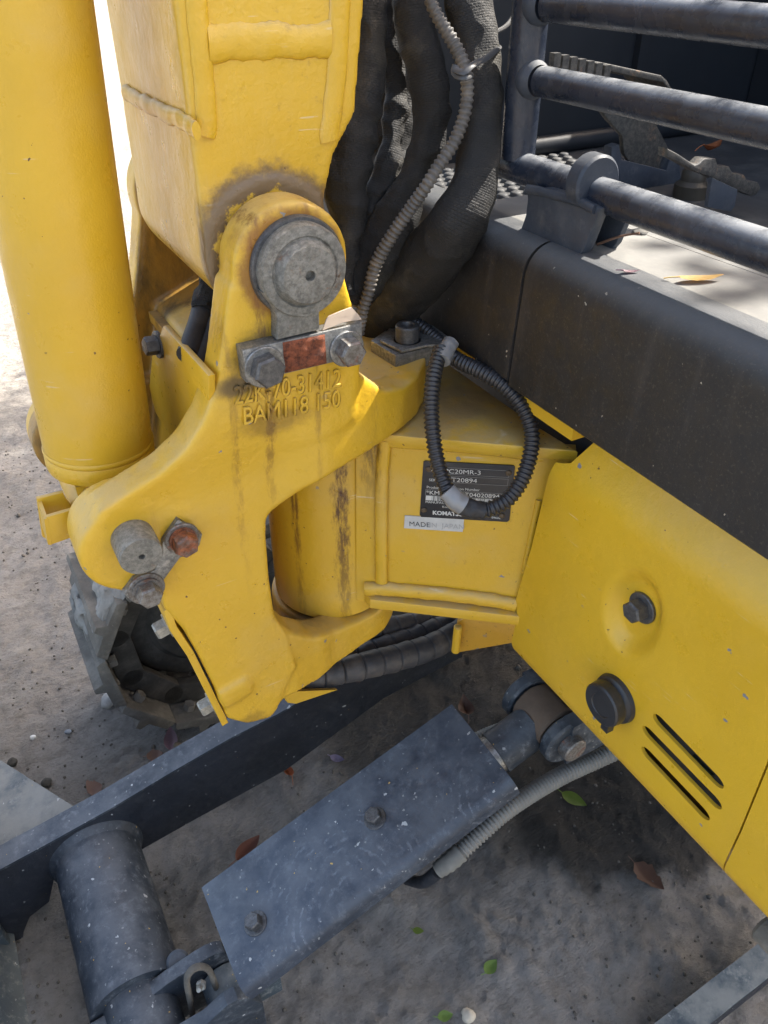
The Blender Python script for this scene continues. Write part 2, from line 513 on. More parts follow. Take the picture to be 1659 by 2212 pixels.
M['frame'] = yellow('yellow_frame_paint', .62, .8, .05, .35, stains=(
    streak_stain((.284, .605, -.5), .0105, (.075, .028, .010), 1.0),
    streak_stain((.310, .61, -.42), .0085, (.05, .025, .012), .95, 4.0),
    streak_stain((.244, .615, -.5), .0035, (.16, .07, .02), .9),
    spot_stain((.40, .60, -.383), .06, (.18, .13, .075), .5, (1, 1, 3), spread=.06)))
M['cover'] = yellow('yellow_cover_paint', .10, .02, .05, .03, base=(.62, .382, .022))
M['orange'] = yellow('orange_rusty_paint', .4, .3, .30, .7, base=(.50, .27, .03))
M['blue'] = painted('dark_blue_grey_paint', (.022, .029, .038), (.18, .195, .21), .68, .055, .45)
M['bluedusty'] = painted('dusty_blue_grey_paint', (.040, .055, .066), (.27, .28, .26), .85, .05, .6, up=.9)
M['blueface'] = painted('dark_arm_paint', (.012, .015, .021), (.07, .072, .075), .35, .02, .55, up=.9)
M['rail'] = painted('navy_tube_paint', (.014, .018, .028), (.36, .37, .38), .07, 0, .22, .0004, 0, up=.8)  # pale upper sides: sun and sky highlight put into the tube colour
M['mount'] = painted('dull_navy_paint', (.026, .033, .046), (.14, .14, .14), .35, 0, .5, .0015, .05)
M['galv'] = metal('grey_plated_steel', (.30, .30, .29), (.17, .17, .165), .42, .75)
M['pin'] = metal('pitted_pin_steel', (.30, .29, .255), (.18, .172, .15), .42, .55, .0026, .10, (.16, .09, .05))
M['boltdark'] = metal('dark_bolt_steel', (.13, .13, .13), (.08, .08, .082), .42, .6)
M['boltrust'] = metal('rusty_bolt_steel', (.20, .18, .16), (.12, .09, .07), .55, .5, .0006, .85)
M['boltmid'] = metal('weathered_bolt_steel', (.24, .235, .225), (.14, .12, .10), .48, .6, .0006, .3)
M['boltpale'] = metal('pale_zinc_steel', (.36, .35, .31), (.26, .25, .22), .45, .6)
M['rust'] = metal('flaking_rust', (.14, .04, .02), (.085, .028, .016), .8, .1, .0025, .9, (.16, .045, .018))
M['chrome'] = metal('dulled_rod', (.34, .33, .31), (.22, .21, .19), .4, .8, .0003)
M['rubber'] = plain('black_rubber', (.022, .022, .024), .55, .3, .4, .0004, 60, .25, (.12, .11, .10))
M['cap'] = plain('black_plastic_cap', (.020, .020, .022), .38, .25, .5, .0004, 60, .12, (.10, .09, .08))
M['loom'] = plain('black_corrugated_plastic', (.020, .021, .025), .34, .25, .55, .0002, 60, .06, (.1, .09, .08))
M['conduit'] = plain('dusty_corrugated_plastic', (.085, .080, .074), .5, .4, .4, .0003, 30, .55, (.30, .26, .21))
M['greytube'] = plain('grey_corrugated_hose', (.19, .185, .168), .55, .25, .4, .0003, 40, .4, (.25, .235, .20))
M['tape'] = plain('grey_tape', (.22, .22, .22), .28, .2, .5, .0006, 50, .15)
M['tie'] = plain('grey_nylon_tie', (.06, .06, .06), .4, .1)
M['spiral'] = plain('dirty_spiral_guard', (.040, .040, .043), .5, .4, .4, .0006, 40, .5, (.17, .14, .11))
M['mudsteel'] = plain('muddy_steel', (.115, .105, .088), .88, .4, .3, .005, 30, .7, (.21, .192, .16))
M['greysteel'] = plain('muddy_dark_steel', (.045, .041, .034), .7, .4, .3, .0015, 30, .45, (.14, .125, .105))
M['mud'] = plain('dried_mud', (.20, .19, .168), .95, .25, .2, .006, 26, .4, (.40, .38, .34))
M['white'] = plain('white_plate_print', (.55, .55, .52), .6, .1)
M['plateblack'] = plain('black_id_plate', (.018, .018, .021), .45, .5, .5, .0002, 60, .12, (.10, .10, .10))
M['sticker'] = plain('silver_sticker', (.46, .46, .44), .5, .25, .5, .0002, 70)
M['faded'] = plain('faded_black_print', (.05, .05, .05), .6, .4)
M['pedal'] = metal('worn_pedal_steel', (.10, .094, .084), (.05, .05, .05), .5, .4, .0008, .12, (.16, .10, .06))
M['dark'] = plain('dark_interior_paint', (.011, .014, .019), .5, .3, .45, .0008, 14, .06, (.06, .06, .06))
M['matting'] = plain('rubber_floor_mat', (.045, .046, .048), .65, .3, .35, .0006, 40, .45, (.13, .125, .115))
M['floorsheet'] = plain('dusty_floor_sheet', (.17, .166, .155), .8, .2, .3, .0006, 24, .5, (.24, .23, .205))
M['weld'] = M['boom']
def brown_mottle():
    s = NT('mottled_brown')
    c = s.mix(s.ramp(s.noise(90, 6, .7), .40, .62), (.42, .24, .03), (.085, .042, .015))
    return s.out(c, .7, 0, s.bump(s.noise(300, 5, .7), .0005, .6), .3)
M['brown_mottle'] = brown_mottle()

def fabric():
    s = NT('black_woven_sleeve')
    b = s.n('ShaderNodeTexBrick', Vector=s.uv, Scale=1.0)
    b.inputs['Brick Width'].default_value = .0034; b.inputs['Row Height'].default_value = .0019
    b.inputs['Mortar Size'].default_value = .0004; b.inputs['Mortar Smooth'].default_value = 1.0
    b.inputs['Color1'].default_value = (1, 1, 1, 1); b.inputs['Color2'].default_value = (.75, .75, .75, 1); b.inputs['Mortar'].default_value = (0, 0, 0, 1)
    c = s.mix(s.noise(60, 5, .6), (.0095, .0095, .010), (.018, .0175, .017))
    c = s.mix(s.math('MULTIPLY', s.ramp(s.noise(16, 6, .7), .5, .74), .6), c, (.10, .085, .06))
    c = s.mix(s.math('MULTIPLY', s.sep(b.outputs['Color'])[0], .9), s.mix(.45, c, (.003, .003, .003)), s.mix(.07, c, (.09, .088, .08)))
    n = s.bump(s.sep(b.outputs['Color'])[0], .0008, .5)
    n = s.bump(s.noise(42, 6, .65), .006, .7, n)
    return s.out(c, .68, 0, n, .35)
M['fabric'] = fabric()
def fascia_mat():
    s = NT('black_step_plastic')
    c = s.mix(s.noise(14, 4, .6), (.010, .0095, .0095), (.020, .0182, .0172))
    st = s.ramp(s.noise(40, 5, .65, stretch=(1, 1, .12)), .50, .74)
    c = s.mix(s.math('MULTIPLY', st, .42), c, (.055, .047, .042))
    c = s.mix(s.math('MULTIPLY', s.ramp(s.noise(420, 3, .7), .55, .7), .30), c, (.11, .09, .07))
    c = s.mix(s.specks(190, .25, .05), c, (.28, .25, .2))
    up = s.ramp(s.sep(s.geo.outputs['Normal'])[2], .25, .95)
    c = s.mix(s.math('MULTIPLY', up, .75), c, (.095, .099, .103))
    n = s.bump(s.noise(600, 4, .7), .0004, .6)
    return s.out(c, s.ramp(s.noise(50, 5, .6), .3, .7, .42, .62), 0, n, .45)
M['fascia'] = fascia_mat()
def ground_mat():
    s = NT('dried_mud_ground')
    a = s.noise(2.2, 6, .6)
    c = s.mix(s.ramp(a, .3, .7), (.232, .214, .188), (.302, .284, .256))
    c = s.mix(s.math('MULTIPLY', s.ramp(s.noise(38, 7, .72), .42, .66), .6), c, (.155, .142, .122))
    c = s.mix(s.math('MULTIPLY', s.ramp(s.noise(110, 6, .75, off=(4, 2, 0)), .58, .68), .55), c, (.095, .084, .07))
    c = s.mix(s.math('MULTIPLY', s.ramp(s.noise(210, 4, .7, off=(1, 6, 0)), .66, .74), .5), c, (.44, .42, .39))
    c = s.mix(s.math('MULTIPLY', s.ramp(s.noise(9, 6, .65, off=(7, 2, 0)), .55, .72), .35), c, (.33, .315, .285))
    # dark patch with its own outline below the machine
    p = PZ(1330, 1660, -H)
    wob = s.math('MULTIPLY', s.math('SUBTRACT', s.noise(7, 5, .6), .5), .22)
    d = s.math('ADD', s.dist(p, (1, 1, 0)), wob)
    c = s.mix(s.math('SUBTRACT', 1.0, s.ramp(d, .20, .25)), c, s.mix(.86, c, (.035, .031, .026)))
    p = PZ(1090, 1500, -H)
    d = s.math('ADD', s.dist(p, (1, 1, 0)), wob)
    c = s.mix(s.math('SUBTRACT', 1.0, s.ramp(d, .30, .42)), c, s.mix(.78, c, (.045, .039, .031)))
    n = s.bump(s.noise(300, 6, .75), .003, .8)
    n = s.bump(s.noise(70, 7, .7), .012, .8, n)
    n = s.bump(s.noise(26, 7, .7, stretch=(1, 2.2, 1)), .022, .7, n)
    return s.out(c, .9, 0, n, .25)
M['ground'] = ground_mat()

# ------------------------------------------------------------------ ground
def gh(x, y):
    p = Vector((x, y, 0))
    h = .010 * noise.fractal(p * 3.0, .9, 2.1, 4) + .006 * noise.fractal(p * 14, .8, 2.2, 4)
    c = noise.noise(p * 8.5 + Vector((3, 9, 2)))
    if c > .18: h += .012 * min(1, (c - .18) * 4) * (.5 + .5 * noise.noise(p * 55))
    h += .0035 * noise.noise(p * 80) + .002 * abs(noise.noise(p * 45))
    # rut left by a tyre along the far left
    return h
bm = new()
def axis_steps(lo, hi, a, b, fine, far):
    xs = [-far, -far * .45, -far * .2, -far * .1, -far * .05]
    xs = [q for q in xs if q < lo - .3]
    n = int((hi - lo) / fine)
    xs += [lo + (hi - lo) * k / n for k in range(n + 1)]
    xs += [q for q in (far * .05, far * .1, far * .2, far * .45, far) if q > hi + .3]
    return xs
xs = axis_steps(-.9, 1.5, 0, 0, .0085, 60)
ys = axis_steps(.0, 3.2, 0, 0, .0095, 60)
grid = []
for x in xs:
    row = []
    for y in ys:
        inside = -.9 <= x <= 1.5 and 0 <= y <= 3.2
        e = 1.0
        z = gh(x, y) if inside else -.004
        row.append(bm.verts.new((x, y, z - H)))
    grid.append(row)
for i in range(len(xs) - 1):
    for j in range(len(ys) - 1):
        bm.faces.new((grid[i][j], grid[i + 1][j], grid[i + 1][j + 1], grid[i][j + 1]))
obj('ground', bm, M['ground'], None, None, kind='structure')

# ------------------------------------------------------------------ the excavator
ROOT = thing('mini_excavator', (.7, .5, 0), 'yellow mini excavator with dusty dark blue-grey dozer frame, filling the view', 'excavator')
def part(name, bm, mat, parent=None, ang=35, label=None): return obj(name, bm, mat, parent or ROOT, ang, label)
YN, YT, YF0, YF1 = .547, .582, .788, .822      # near cheek faces, far cheek faces
YM = .68
CX, CPY = .300, .668                           # swing post axis
NY = Vector((0, -1, 0))

# --- swing bracket (one casting)
bm = new()
sil = []                                       # (u, v, plane Y) silhouette
left = [(462, 590), (455, 660), (446, 740), (434, 810), (412, 870), (378, 935), (330, 988)]
right = [(745, 590), (762, 650), (784, 718), (788, 748)]
low = [(842, 880), (800, 912), (730, 932), (660, 960), (600, 985), (580, 1005), (500, 1120), (330, 1120)]
pts = [PY(u, v, YT) for u, v in left][::-1] + [PY(u, v, YN) for u, v in right + low]
flat = lambda L, y: [Vector((p.x, y, p.z)) for p in L]
YL, YL2 = .562, .60
LP = Vector((.071, YL, -.417))
pts = [PY(u, v, YN) for u, v in right[::-1]] + [PY(u, v, YT) for u, v in left]
pts += [PY(u, v, YL + .02) for u, v in ((262, 1035), (205, 1075))]
pts += [PY(u, v, YL) for u, v in ((195, 1140), (215, 1215), (262, 1280), (300, 1285), (350, 1280), (356, 1318), (398, 1365), (430, 1420), (470, 1500), (492, 1556), (535, 1567), (588, 1553),
        (604, 1532), (607, 1512), (622, 1478), (640, 1440), (618, 1370), (596, 1330), (584, 1250), (578, 1150), (576, 1070), (582, 1020))]
pts += [PY(u, v, YN) for u, v in ((605, 986), (660, 962), (725, 936), (768, 908))]
add_prism(bm, flat(pts, YN), (0, YT + .002 - YN, 0))
add_cyl(bm, PIN, PIN + EY * (YT - YN), .0465, 48)
def disc(c, r, z0, z1, n=40): return [Vector((c[0] + r * math.cos(2 * math.pi * k / n), c[1] + r * math.sin(2 * math.pi * k / n), z)) for k in range(n) for z in (z0, z1)]
LUG_T, LUG_B = -.335, -.380
bmw = bm
def lug_wall(S, t):
    """chain of upright sections (x, y, top, bottom) swept into a curved wall"""
    for A, B in zip(S, S[1:]):
        q = []
        for x, y, a_, b_ in (A, B): q += [Vector((x, y, a_)), Vector((x, y, b_)), Vector((x, y + t, a_)), Vector((x, y + t, b_))]
        add_hull(bmw, q)
US = [(.19, .548, -.24, -.43), (.225, .548, -.262, -.405), (.255, .549, -.280, -.392), (.285, .5515, -.305, -.385), (.31, .558, -.328, -.381), (.335, .568, LUG_T, LUG_B), (.36, .583, LUG_T, LUG_B), (.384, .608, LUG_T + .003, LUG_B), (.399, .638, LUG_T + .007, LUG_B), (.403, .662, LUG_T + .009, LUG_B)]
lug_wall(US, .030)
add_hull(bm, disc((CX, CPY), .098, LUG_T, LUG_B))
LSN = [(.15, YN + .001, -.52, -.672), (.183, YN + .002, -.545, -.676), (.205, .552, -.582, -.673), (.23, .568, -.606, -.676), (.26, .583, -.621, -.674), (.30, .593, -.630, -.673), (.335, .602, -.630, -.672), (.360, .624, -.630, -.670), (.374, .66, -.630, -.668)]
lug_wall(LSN, .035)
add_hull(bm, disc((CX, CPY), .074, -.630, -.668))
def step_back(c):
    # the lower half of the near cheek steps back a little
    if c.y < .66:
        w_ = 1 - max(0, min(1, (c.y - .60) / .06))
        c.y += w_ * (YL - YN) * (1 - sstep(-.395, -.30, c.z)) * (1 - sstep(.19, .25, c.x))
add_cyl(bm, LP - EY * .016, LP + EY * .037, .044, 48)
# far cheek and web between cheeks
pf = [Vector((p.x, YF0, p.z)) for p in pts if p.z > -.43]
add_prism(bm, pf, (0, YF1 - YF0, 0))
add_cyl(bm, Vector((.226, YF0, -.199)), Vector((.226, YF1, -.199)), .054, 40)
pl = [p for p in pts if p.z < -.36]
plf = [Vector((p.x, .772, p.z)) for p in pl]
add_prism(bm, plf, (0, .035, 0))
add_cyl(bm, Vector((.071, .765, -.417)), Vector((.071, .81, -.417)), .046, 40)
web = [Vector((.175, YT - .01, -.30)), Vector((.235, YT - .01, -.275)), Vector((.235, YT - .01, -.37)), Vector((.165, YT - .01, -.40)), Vector((.165, YT - .01, -.6)), Vector((.19, YT - .01, -.655)), Vector((.13, YT - .01, -.68)), Vector((.14, YT - .01, -.45))]
add_prism(bm, web, (0, YF0 - YT + .02, 0))
# cast pad low on the leg
pad = [PY(u, v, YL) for u, v in ((468, 1497), (530, 1462), (545, 1475), (543, 1492), (485, 1528), (475, 1520))]
add_prism(bm, flat(pad, YN - .005), (0, .02, 0))
# washer seat pads
add_prism(bm, flat([PY(u, v, YN) for u, v in ((372, 1120), (420, 1112), (446, 1160), (400, 1196))], YN - .002), (0, .02, 0))
BR = part('swing_bracket', cast(bm, .0022, 26, .5, step_back), M['bracket'], ang=None)

# pin, retaining tab, locking plate of the boom foot
PC = Vector((.229, YN, -.1995))
bm = new()
add_lathe(bm, at(PC, NY), [(.0375, -.01), (.0375, .003), (.0365, .005), (.0340, .005), (.0340, .0), (0, .0)], 48)
part('bush_ring', bm, M['boltdark'], BR)
bm = new()
add_lathe(bm, at(PC + NY * .003, NY), [(.0, 0), (.0336, 0), (.0342, .002), (.0342, .010), (.0330, .0125), (.0262, .0130), (.0250, .0118), (.0242, .0122), (.0215, .0195), (.0205, .0205), (.0040, .0212), (.0034, .016), (0, .016)], 64)
part('boom_pivot_pin', bm, M['pin'], BR, 28)
bm = new()
tab = [(590, 650), (688, 645), (692, 672), (694, 715), (612, 735), (597, 705)]
tp = [PY(u, v, YN - .013) for u, v in ((566, 632), (590, 660), (600, 688), (600, 735), (692, 713), (691, 676), (706, 646), (724, 612))]
add_prism(bm, tp, (0, .014, 0), .0015)
part('pin_tab', bm, M['pin'], BR)
def on(y, L): return [PY(u, v, y) for u, v in L]
LPN = YN - .014
bm = new()
add_prism(bm, on(LPN, ((524, 757), (783, 698), (785, 768), (534, 828))), (0, .016, 0), .0012)
part('lock_plate', bm, M['galv'], BR)
bm = new()
bp = on(LPN - .0005, ((611, 740), (702, 722), (706, 785), (616, 806)))
n_ = 14
vsb = [[None] * (n_ + 1) for _ in range(n_ + 1)]
for i in range(n_ + 1):
    for j in range(n_ + 1):
        a, b = i / n_, j / n_
        p = (bp[0] * (1 - a) + bp[1] * a) * (1 - b) + (bp[3] * (1 - a) + bp[2] * a) * b
        e = 0 if i in (0, n_) or j in (0, n_) else .0012 + .0012 * noise.noise(p * 160)
        vsb[i][j] = bm.verts.new(p + NY * e)
for i in range(n_):
    for j in range(n_): bm.faces.new((vsb[i][j], vsb[i + 1][j], vsb[i + 1][j + 1], vsb[i][j + 1]))
part('rust_scab', bm, M['rust'], BR, None, 'flaking brown rust square on the locking plate')
def flip(v): return Vector((v.x, v.y, v.z))
bolt(PY(571, 792, LPN), NY, .0225, .012, .0165, .0025, M['boltdark'], BR, Vector((.35, 0, 1)), 'clean dark grey bolt', M['galv'])
bolt(PY(748, 752, LPN), NY, .0195, .013, .0150, .0025, M['boltmid'], BR, Vector((.6, 0, 1)), 'weathered bolt with a brown stain', M['galv'])
bm = new()                                                   # pale strip: dusty top of the locking plate, sunlight put into its colour
strip = [(695, 712), (740, 694), (782, 690), (775, 680), (760, 664), (738, 672), (712, 683), (706, 690)]
add_prism(bm, [PY(u, v, YN - .010) + NY * (.002 if v > 690 else 0) for u, v in strip], (0, .0012, 0))
part('lit_plate_top', bm, plain('sunlit_dusty_paint', (.46, .36, .27), .8, .15), BR)

# lower cylinder pin with keeper and bolts
bm = new()
ax = NY
c0 = PY(286, 1160, YL)
add_lathe(bm, at(c0 + EY * .004, NY), [(.0245, -.01), (.0245, .0022), (.0235, .0026), (.0222, .0026), (.0222, -.004), (0, -.004)], 48)
part('bush_ring', bm, M['boltdark'], BR)
bm = new()
add_lathe(bm, at(c0 + EY * .01, NY), [(0, 0), (.0178, 0), (.0178, .038), (.0168, .040), (.0026, .040), (.0022, .035), (0, .035)], 48)
part('cylinder_pin', bm, M['pin'], BR, 28)
bm = new()
KP = YL - .007
kp = on(KP, ((385, 1122), (438, 1155), (432, 1178), (418, 1196), (390, 1205), (352, 1257), (345, 1290), (285, 1300), (268, 1283), (290, 1252), (335, 1232), (350, 1205), (352, 1172)))
add_prism(bm, kp, (0, .011, 0), .001)
part('keeper_plate', bm, M['galv'], BR)
bolt(PY(393, 1161, KP), NY, .0190, .012, .0150, .0028, M['boltrust'], BR, Vector((.2, 0, 1)), 'bolt with a rust red head', M['boltmid'], True)
bolt(PY(316, 1270, KP), NY, .0190, .012, .0160, .0028, M['boltmid'], BR, Vector((.5, 0, 1)), 'grey bolt with an orange rust spot', M['boltmid'], True)

# front cover strip on the leg
e0, e1 = PY(356, 1316, YL), PY(484, 1552, YL)
bm = new()
w = []
for (u, v, xo) in ((352, 1305, -.010), (368, 1345, -.0115), (405, 1400, -.0115), (440, 1470, -.0115), (470, 1530, -.0115), (480, 1553, -.011)):
    p = PY(u, v, YL + .012); w.append(Vector((p.x + xo + .008, 0, p.z)))
prof = [Vector((p.x, YL + .002, p.z)) for p in w] + [Vector((p.x + .007, YL + .002, p.z + .002)) for p in w[::-1]]
add_prism(bm, prof, (0, .20, 0), .001)
LC = part('leg_cover', bm, M['cylinder'], BR, 40)
nl = Vector((-1, 0, -.25))
for u, v in ((358, 1352), (452, 1520)):
    p = PY(u, v, YL + .03)
    bolt(p + Vector((.003, 0, 0)), nl, .0165, .012, .0125, .002, M['boltpale'], BR, Vector((0, 1, .3)))

# lettering cast on the cheek
a, b = PY(505, 873, YN - .0007), PY(758, 829, YN - .0007)
mt = basis(a + NY * .0, b - a, Vector((0, 0, 1)))
W = (b - a).length
me = text_mesh("22K-70-31412", .0225, mt, .0016, .00015, 'LEFT', W / .1439, 0)
part('lettering_underlay', text_mesh("22K-70-31412", .0225, basis(a + Vector((.0011, -.0005, -.0011)), b - a, Vector((0, 0, 1))), 0, 0, 'LEFT', W / .1439, 0), M['brown_mottle'], BR, None)  # dark brown copy of the letters, shifted down and right behind them
part('cast_lettering', me, M['bracket'], BR, 40)
a, b = PY(524, 917, YN - .0007), PY(758, 872, YN - .0007)
W2 = (b - a).length
mt = basis(a, b - a, Vector((0, 0, 1)))
me = text_mesh("BAM118 150", .0225, mt, .0016, .00015, 'LEFT', W2 / .1333, 0)
part('lettering_underlay', text_mesh("BAM118 150", .0225, basis(a + Vector((.0011, -.0005, -.0011)), b - a, Vector((0, 0, 1))), 0, 0, 'LEFT', W2 / .1333, 0), M['brown_mottle'], BR, None)
part('cast_lettering', me, M['bracket'], BR, 40)

# --- guard plate between the cheeks, hose ends behind it
GX = .150
bm = new()
g = [PX(u, v, GX) for u, v in ((352, 704), (450, 812), (455, 1000), (332, 1010), (318, 880), (328, 770))]
add_prism(bm, g, (.006, 0, 0), .0015)
g2 = [PX(u, v, GX) for u, v in ((352, 704), (452, 813))]
GP = part('guard_plate', bm, M['cylinder'], None, 40, 'yellow plate between the bracket cheeks')
bolt(PX(345, 744, GX), Vector((-1, -.1, .1)), .0150, .011, .0125, .003, M['boltdark'], GP, Vector((0, .3, 1)))
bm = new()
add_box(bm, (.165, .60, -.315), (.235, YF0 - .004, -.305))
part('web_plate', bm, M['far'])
for pp in (((445, 640, .70), (430, 700, .685), (405, 770, .66)), ((470, 700, .69), (450, 740, .68), (425, 800, .66))):
    bm = new()
    add_tube(bm, [(PD(*q), .0095) for q in pp], .004, 16)
    part('rubber_hose', bm, M['rubber'])
bm = new()
add_tube(bm, [(PD(470, 610, .70), .016), (PD(450, 650, .695), .013), (PD(440, 680, .69), .011)], .004, 20, disp=lambda p, a, s: .003 * noise.noise(p * 120))
part('hose_sleeve', bm, M['fabric'])
# clip bracket on the far side of the cylinder foot
CY = .655
bm = new()
for L in (((80, 1078), (137, 1064), (143, 1078), (160, 1100), (150, 1112), (104, 1120), (112, 1172), (92, 1160)),):
    add_prism(bm, on(CY, L), (0, .005, 0), .001)
add_prism(bm, on(CY - .03, ((100, 1118), (155, 1102), (160, 1160), (112, 1177))), (0, .005, 0), .001)
add_prism(bm, [PY(96, 1122, CY - .03), PY(104, 1176, CY - .03), PY(112, 1178, CY - .03), PY(104, 1120, CY - .03)], (0, .036, 0))
part('hose_clip_bracket', bm, M['cylinder'], None, 40)

# --- boom
bm = new()
BY0, BY1 = .588, .782
def bx(z): return .1745 + .02 * max(0, z + .1) * .4
body = [Vector((.173, 0, -.205)), Vector((.1745, 0, -.10)), Vector((.176, 0, .30)), Vector((.335, 0, .30)), Vector((.313, 0, -.02)), Vector((.302, 0, -.108)), Vector((.283, 0, -.135)), Vector((.273, 0, -.168)), Vector((.27, 0, -.21)), Vector((.24, 0, -.245)), Vector((.205, 0, -.238))]
add_prism(bm, [Vector((p.x, BY0, p.z)) for p in body], (0, BY1 - BY0, 0))
add_cyl(bm, (.226, BY0 - .002, -.199), (.226, BY1 + .002, -.199), .0535, 48)
BOOM = part('boom', cast(bm, .0026, 5, .5), M['boom'], ang=None)
def bead(name, path, r, mat, parent, squash=.55, nd=None, amp=.25):
    b = new()
    add_tube(b, [(p, r) for p in path], .003, 16, rad=None, disp=lambda p, a, s: r * amp * .8 * noise.noise(p * 70) + r * .07 * abs(math.sin(s * 520 + 2 * noise.noise(p * 40))), flat=squash, flat_dir=nd)
    # round the ends
    return part(name, b, mat, parent, 60)
bead('weld_bead', [PY(u, v, BY0) for u, v in ((418, -140), (424, 0), (436, 120), (444, 220), (446, 285), (440, 300))], .0072, M['weld'], BOOM, .40, EY, .16)
bead('weld_bead', [PY(u, v, BY0) for u, v in ((733, -140), (735, 0), (728, 150), (718, 235), (712, 290), (716, 312))], .0078, M['weld'], BOOM, .38, EY, .16)
bead('weld_bead', [PY(u, v, BY0) for u, v in ((448, 92), (520, 92), (600, 90), (670, 88), (715, 86))], .0105, M['weld'], BOOM, .30, EY, .45)
bead('weld_bead', [PX(u, v, .1735) for u, v in ((425, 283), (395, 262), (350, 240), (300, 215), (272, 200))], .0062, M['weld'], BOOM, .55, EX, .4)

# --- boom cylinder
ax0 = Vector((.0765, YM, -.397)); ax1 = Vector((.0765 + .052 * .9, YM, .503))
ad = (ax1 - ax0).normalized()
bm = new()
add_lathe(bm, at(ax0, ad), [(0, 0), (.043, 0), (.0475, .002), (.0485, .006), (.0485, .017), (.0475, .0185), (.0478, .021), (.0478, .9), (0, .9)], 72)
CYL = part('boom_cylinder', bm, M['cylinder'], None, 40)
bm = new()
add_lathe(bm, at(ax0 + ad * .0195, ad), [(.0474, -.0025), (.0486, -.001), (.0489, .0015), (.0480, .0035)], 72)
part('weld_bead', bm, M['cylinder'], CYL, 60)
bm = new()
add_cyl(bm, (.0715, YM - .045, -.428), (.0715, YM + .045, -.428), .034, 40, .003)
add_box(bm, (.0715 - .026, YM - .035, -.43), (.0715 + .03, YM + .035, -.396))
part('cylinder_eye', bm, M['cylinder'], CYL, 40)

# --- nose of the main frame: swing post, side plate, top plate
A38 = R(38)
DB = Vector((math.cos(A38), -math.sin(A38), 0)); NB = Vector((math.sin(A38), math.cos(A38), 0)); CB = .655
def PB(u, v, off=0.0): return PN(u, v, NB, CB - off)
bm = new()
add_lathe(bm, at((CX, CPY, -.628), EZ), [(0, 0), (.065, 0), (.068, .003), (.068, .236), (0, .236)], 72)
NOSE = part('swing_post', bm, M['frame'], None, 40)
bm = new()
top = -.383
pa = [PB(770, 938), PB(1245, 975), PB(1240, 1345), PB(770, 1296)]
add_prism(bm, pa, NB * .012)
part('nose_side_plate', bm, M['frame'], NOSE)
# top plate: horizontal sheet with a lip
tpz = top
tpl = [PB(806, 930, .006), PB(900, 938, .007), PB(1250, 966, .008), Vector((.455, .52, tpz)), Vector((.455, .80, tpz)), Vector((CX, .80, tpz)), Vector((CX - .05, .70, tpz))]
for p in tpl: p.z = tpz
bm = new()
add_prism(bm, tpl, (0, 0, -.012), .002)
part('nose_top_plate', bm, M['frame'], NOSE, 40)
# lower flange with its weld
fl = [PB(800, 1300, .010), PB(1125, 1338, .012), PB(1240, 1350, .012), Vector((.47, .60, -.6)), Vector((CX, .70, -.6))]
for p in fl: p.z = -.605
bm = new()
add_prism(bm, fl, (0, 0, .014), .002)
part('nose_bottom_flange', bm, M['frame'], NOSE, 40)
bead('weld_bead', [PB(u, v, .002) for u, v in ((790, 1272), (830, 1272), (900, 1278), (980, 1286), (1060, 1296), (1118, 1306))], .0085, M['frame'], NOSE, .7, NB, .25)
bead('weld_bead', [PB(u, v, .003) for u, v in ((832, 950), (826, 1020), (824, 1100), (824, 1180), (824, 1262))], .0065, M['frame'], NOSE, .6, NB, .12)
bead('weld_bead', [PB(u, v, .001) for u, v in ((1165, 1080), (1150, 1150), (1140, 1200), (1132, 1240))], .0030, M['frame'], NOSE, .6, NB, .2)
bead('weld_bead', [PB(u, v, .003) for u, v in ((840, 958), (950, 966), (1060, 976), (1180, 990))], .004, M['frame'], NOSE, .6, NB, .12)

# identification plate, sticker
def quadp(L, off): return [PB(u, v, off) for u, v in L]
bm = new()
add_prism(bm, quadp(((919, 996), (1110, 1006), (1113, 1010), (1101, 1124), (1096, 1128), (910, 1117), (907, 1112), (915, 998)), .0015), NB * .0016, .0003)
PLT = part('identification_plate', bm, M['plateblack'], None, 40)
o0 = PB(917, 1000, .0019); ux = (PB(1112, 1010, .0019) - o0); uy = (PB(908, 1112, .0019) - o0)
def onp(a, b, e=0.0): return o0 + ux * a + uy * b - NB * e
def ptext(s, a, b, size, sx=1.0, mat='white', align='LEFT', bold=0.0):
    me = text_mesh(s, size, basis(onp(a, b, .0002), ux, -uy), 0, 0, align, sx, bold)
    return part('printed_text', me, M[mat], PLT, None)
ptext("MODEL", .07, .16, .0042)
ptext("PC20MR-3", .235, .165, .0070, 1.15)
ptext("SERIAL No.", .07, .33, .0042)
ptext("T20894", .325, .32, .0070, 1.15)
ptext("Product Identification Number", .05, .47, .0042)
ptext("*KMTPC115T04020894*", .05, .585, .0066, 1.12)
ptext("MANUFACTURER", .05, .755, .0040)
ptext("Komatsu", .25, .83, .0036)
ptext("KOMATSU", .145, .975, .0066, 1.0, 'white', 'LEFT', .00025)
ptext("09602", .83, .985, .0036)
bm = new()
random.seed(3)
x = .05
while x < .93:
    wd = random.choice((.004, .007, .011)) if x > .12 else .07
    bm.faces.new([bm.verts.new(onp(q, r, .0003)) for q, r in ((x, .61), (x + wd, .61), (x + wd, .70), (x, .70))])
    x += wd + random.choice((.004, .006, .008))
part('barcode', bm, M['white'], PLT, None)
bm = new()
for a0, b0, a1, b1 in ((.23, .06, .95, .18), (.32, .215, .95, .335), (.04, .49, .96, .6)):
    for q in (((a0, b0), (a1, b0 + .006)), ((a0, b1), (a1, b1 + .006)), ((a0, b0), (a0 + .004, b1)), ((a1, b0), (a1 + .004, b1 + .006))):
        (x0, y0), (x1, y1) = q
        bm.faces.new([bm.verts.new(onp(*k, .00015)) for k in ((x0, y0), (x1, y0), (x1, y1), (x0, y1))])
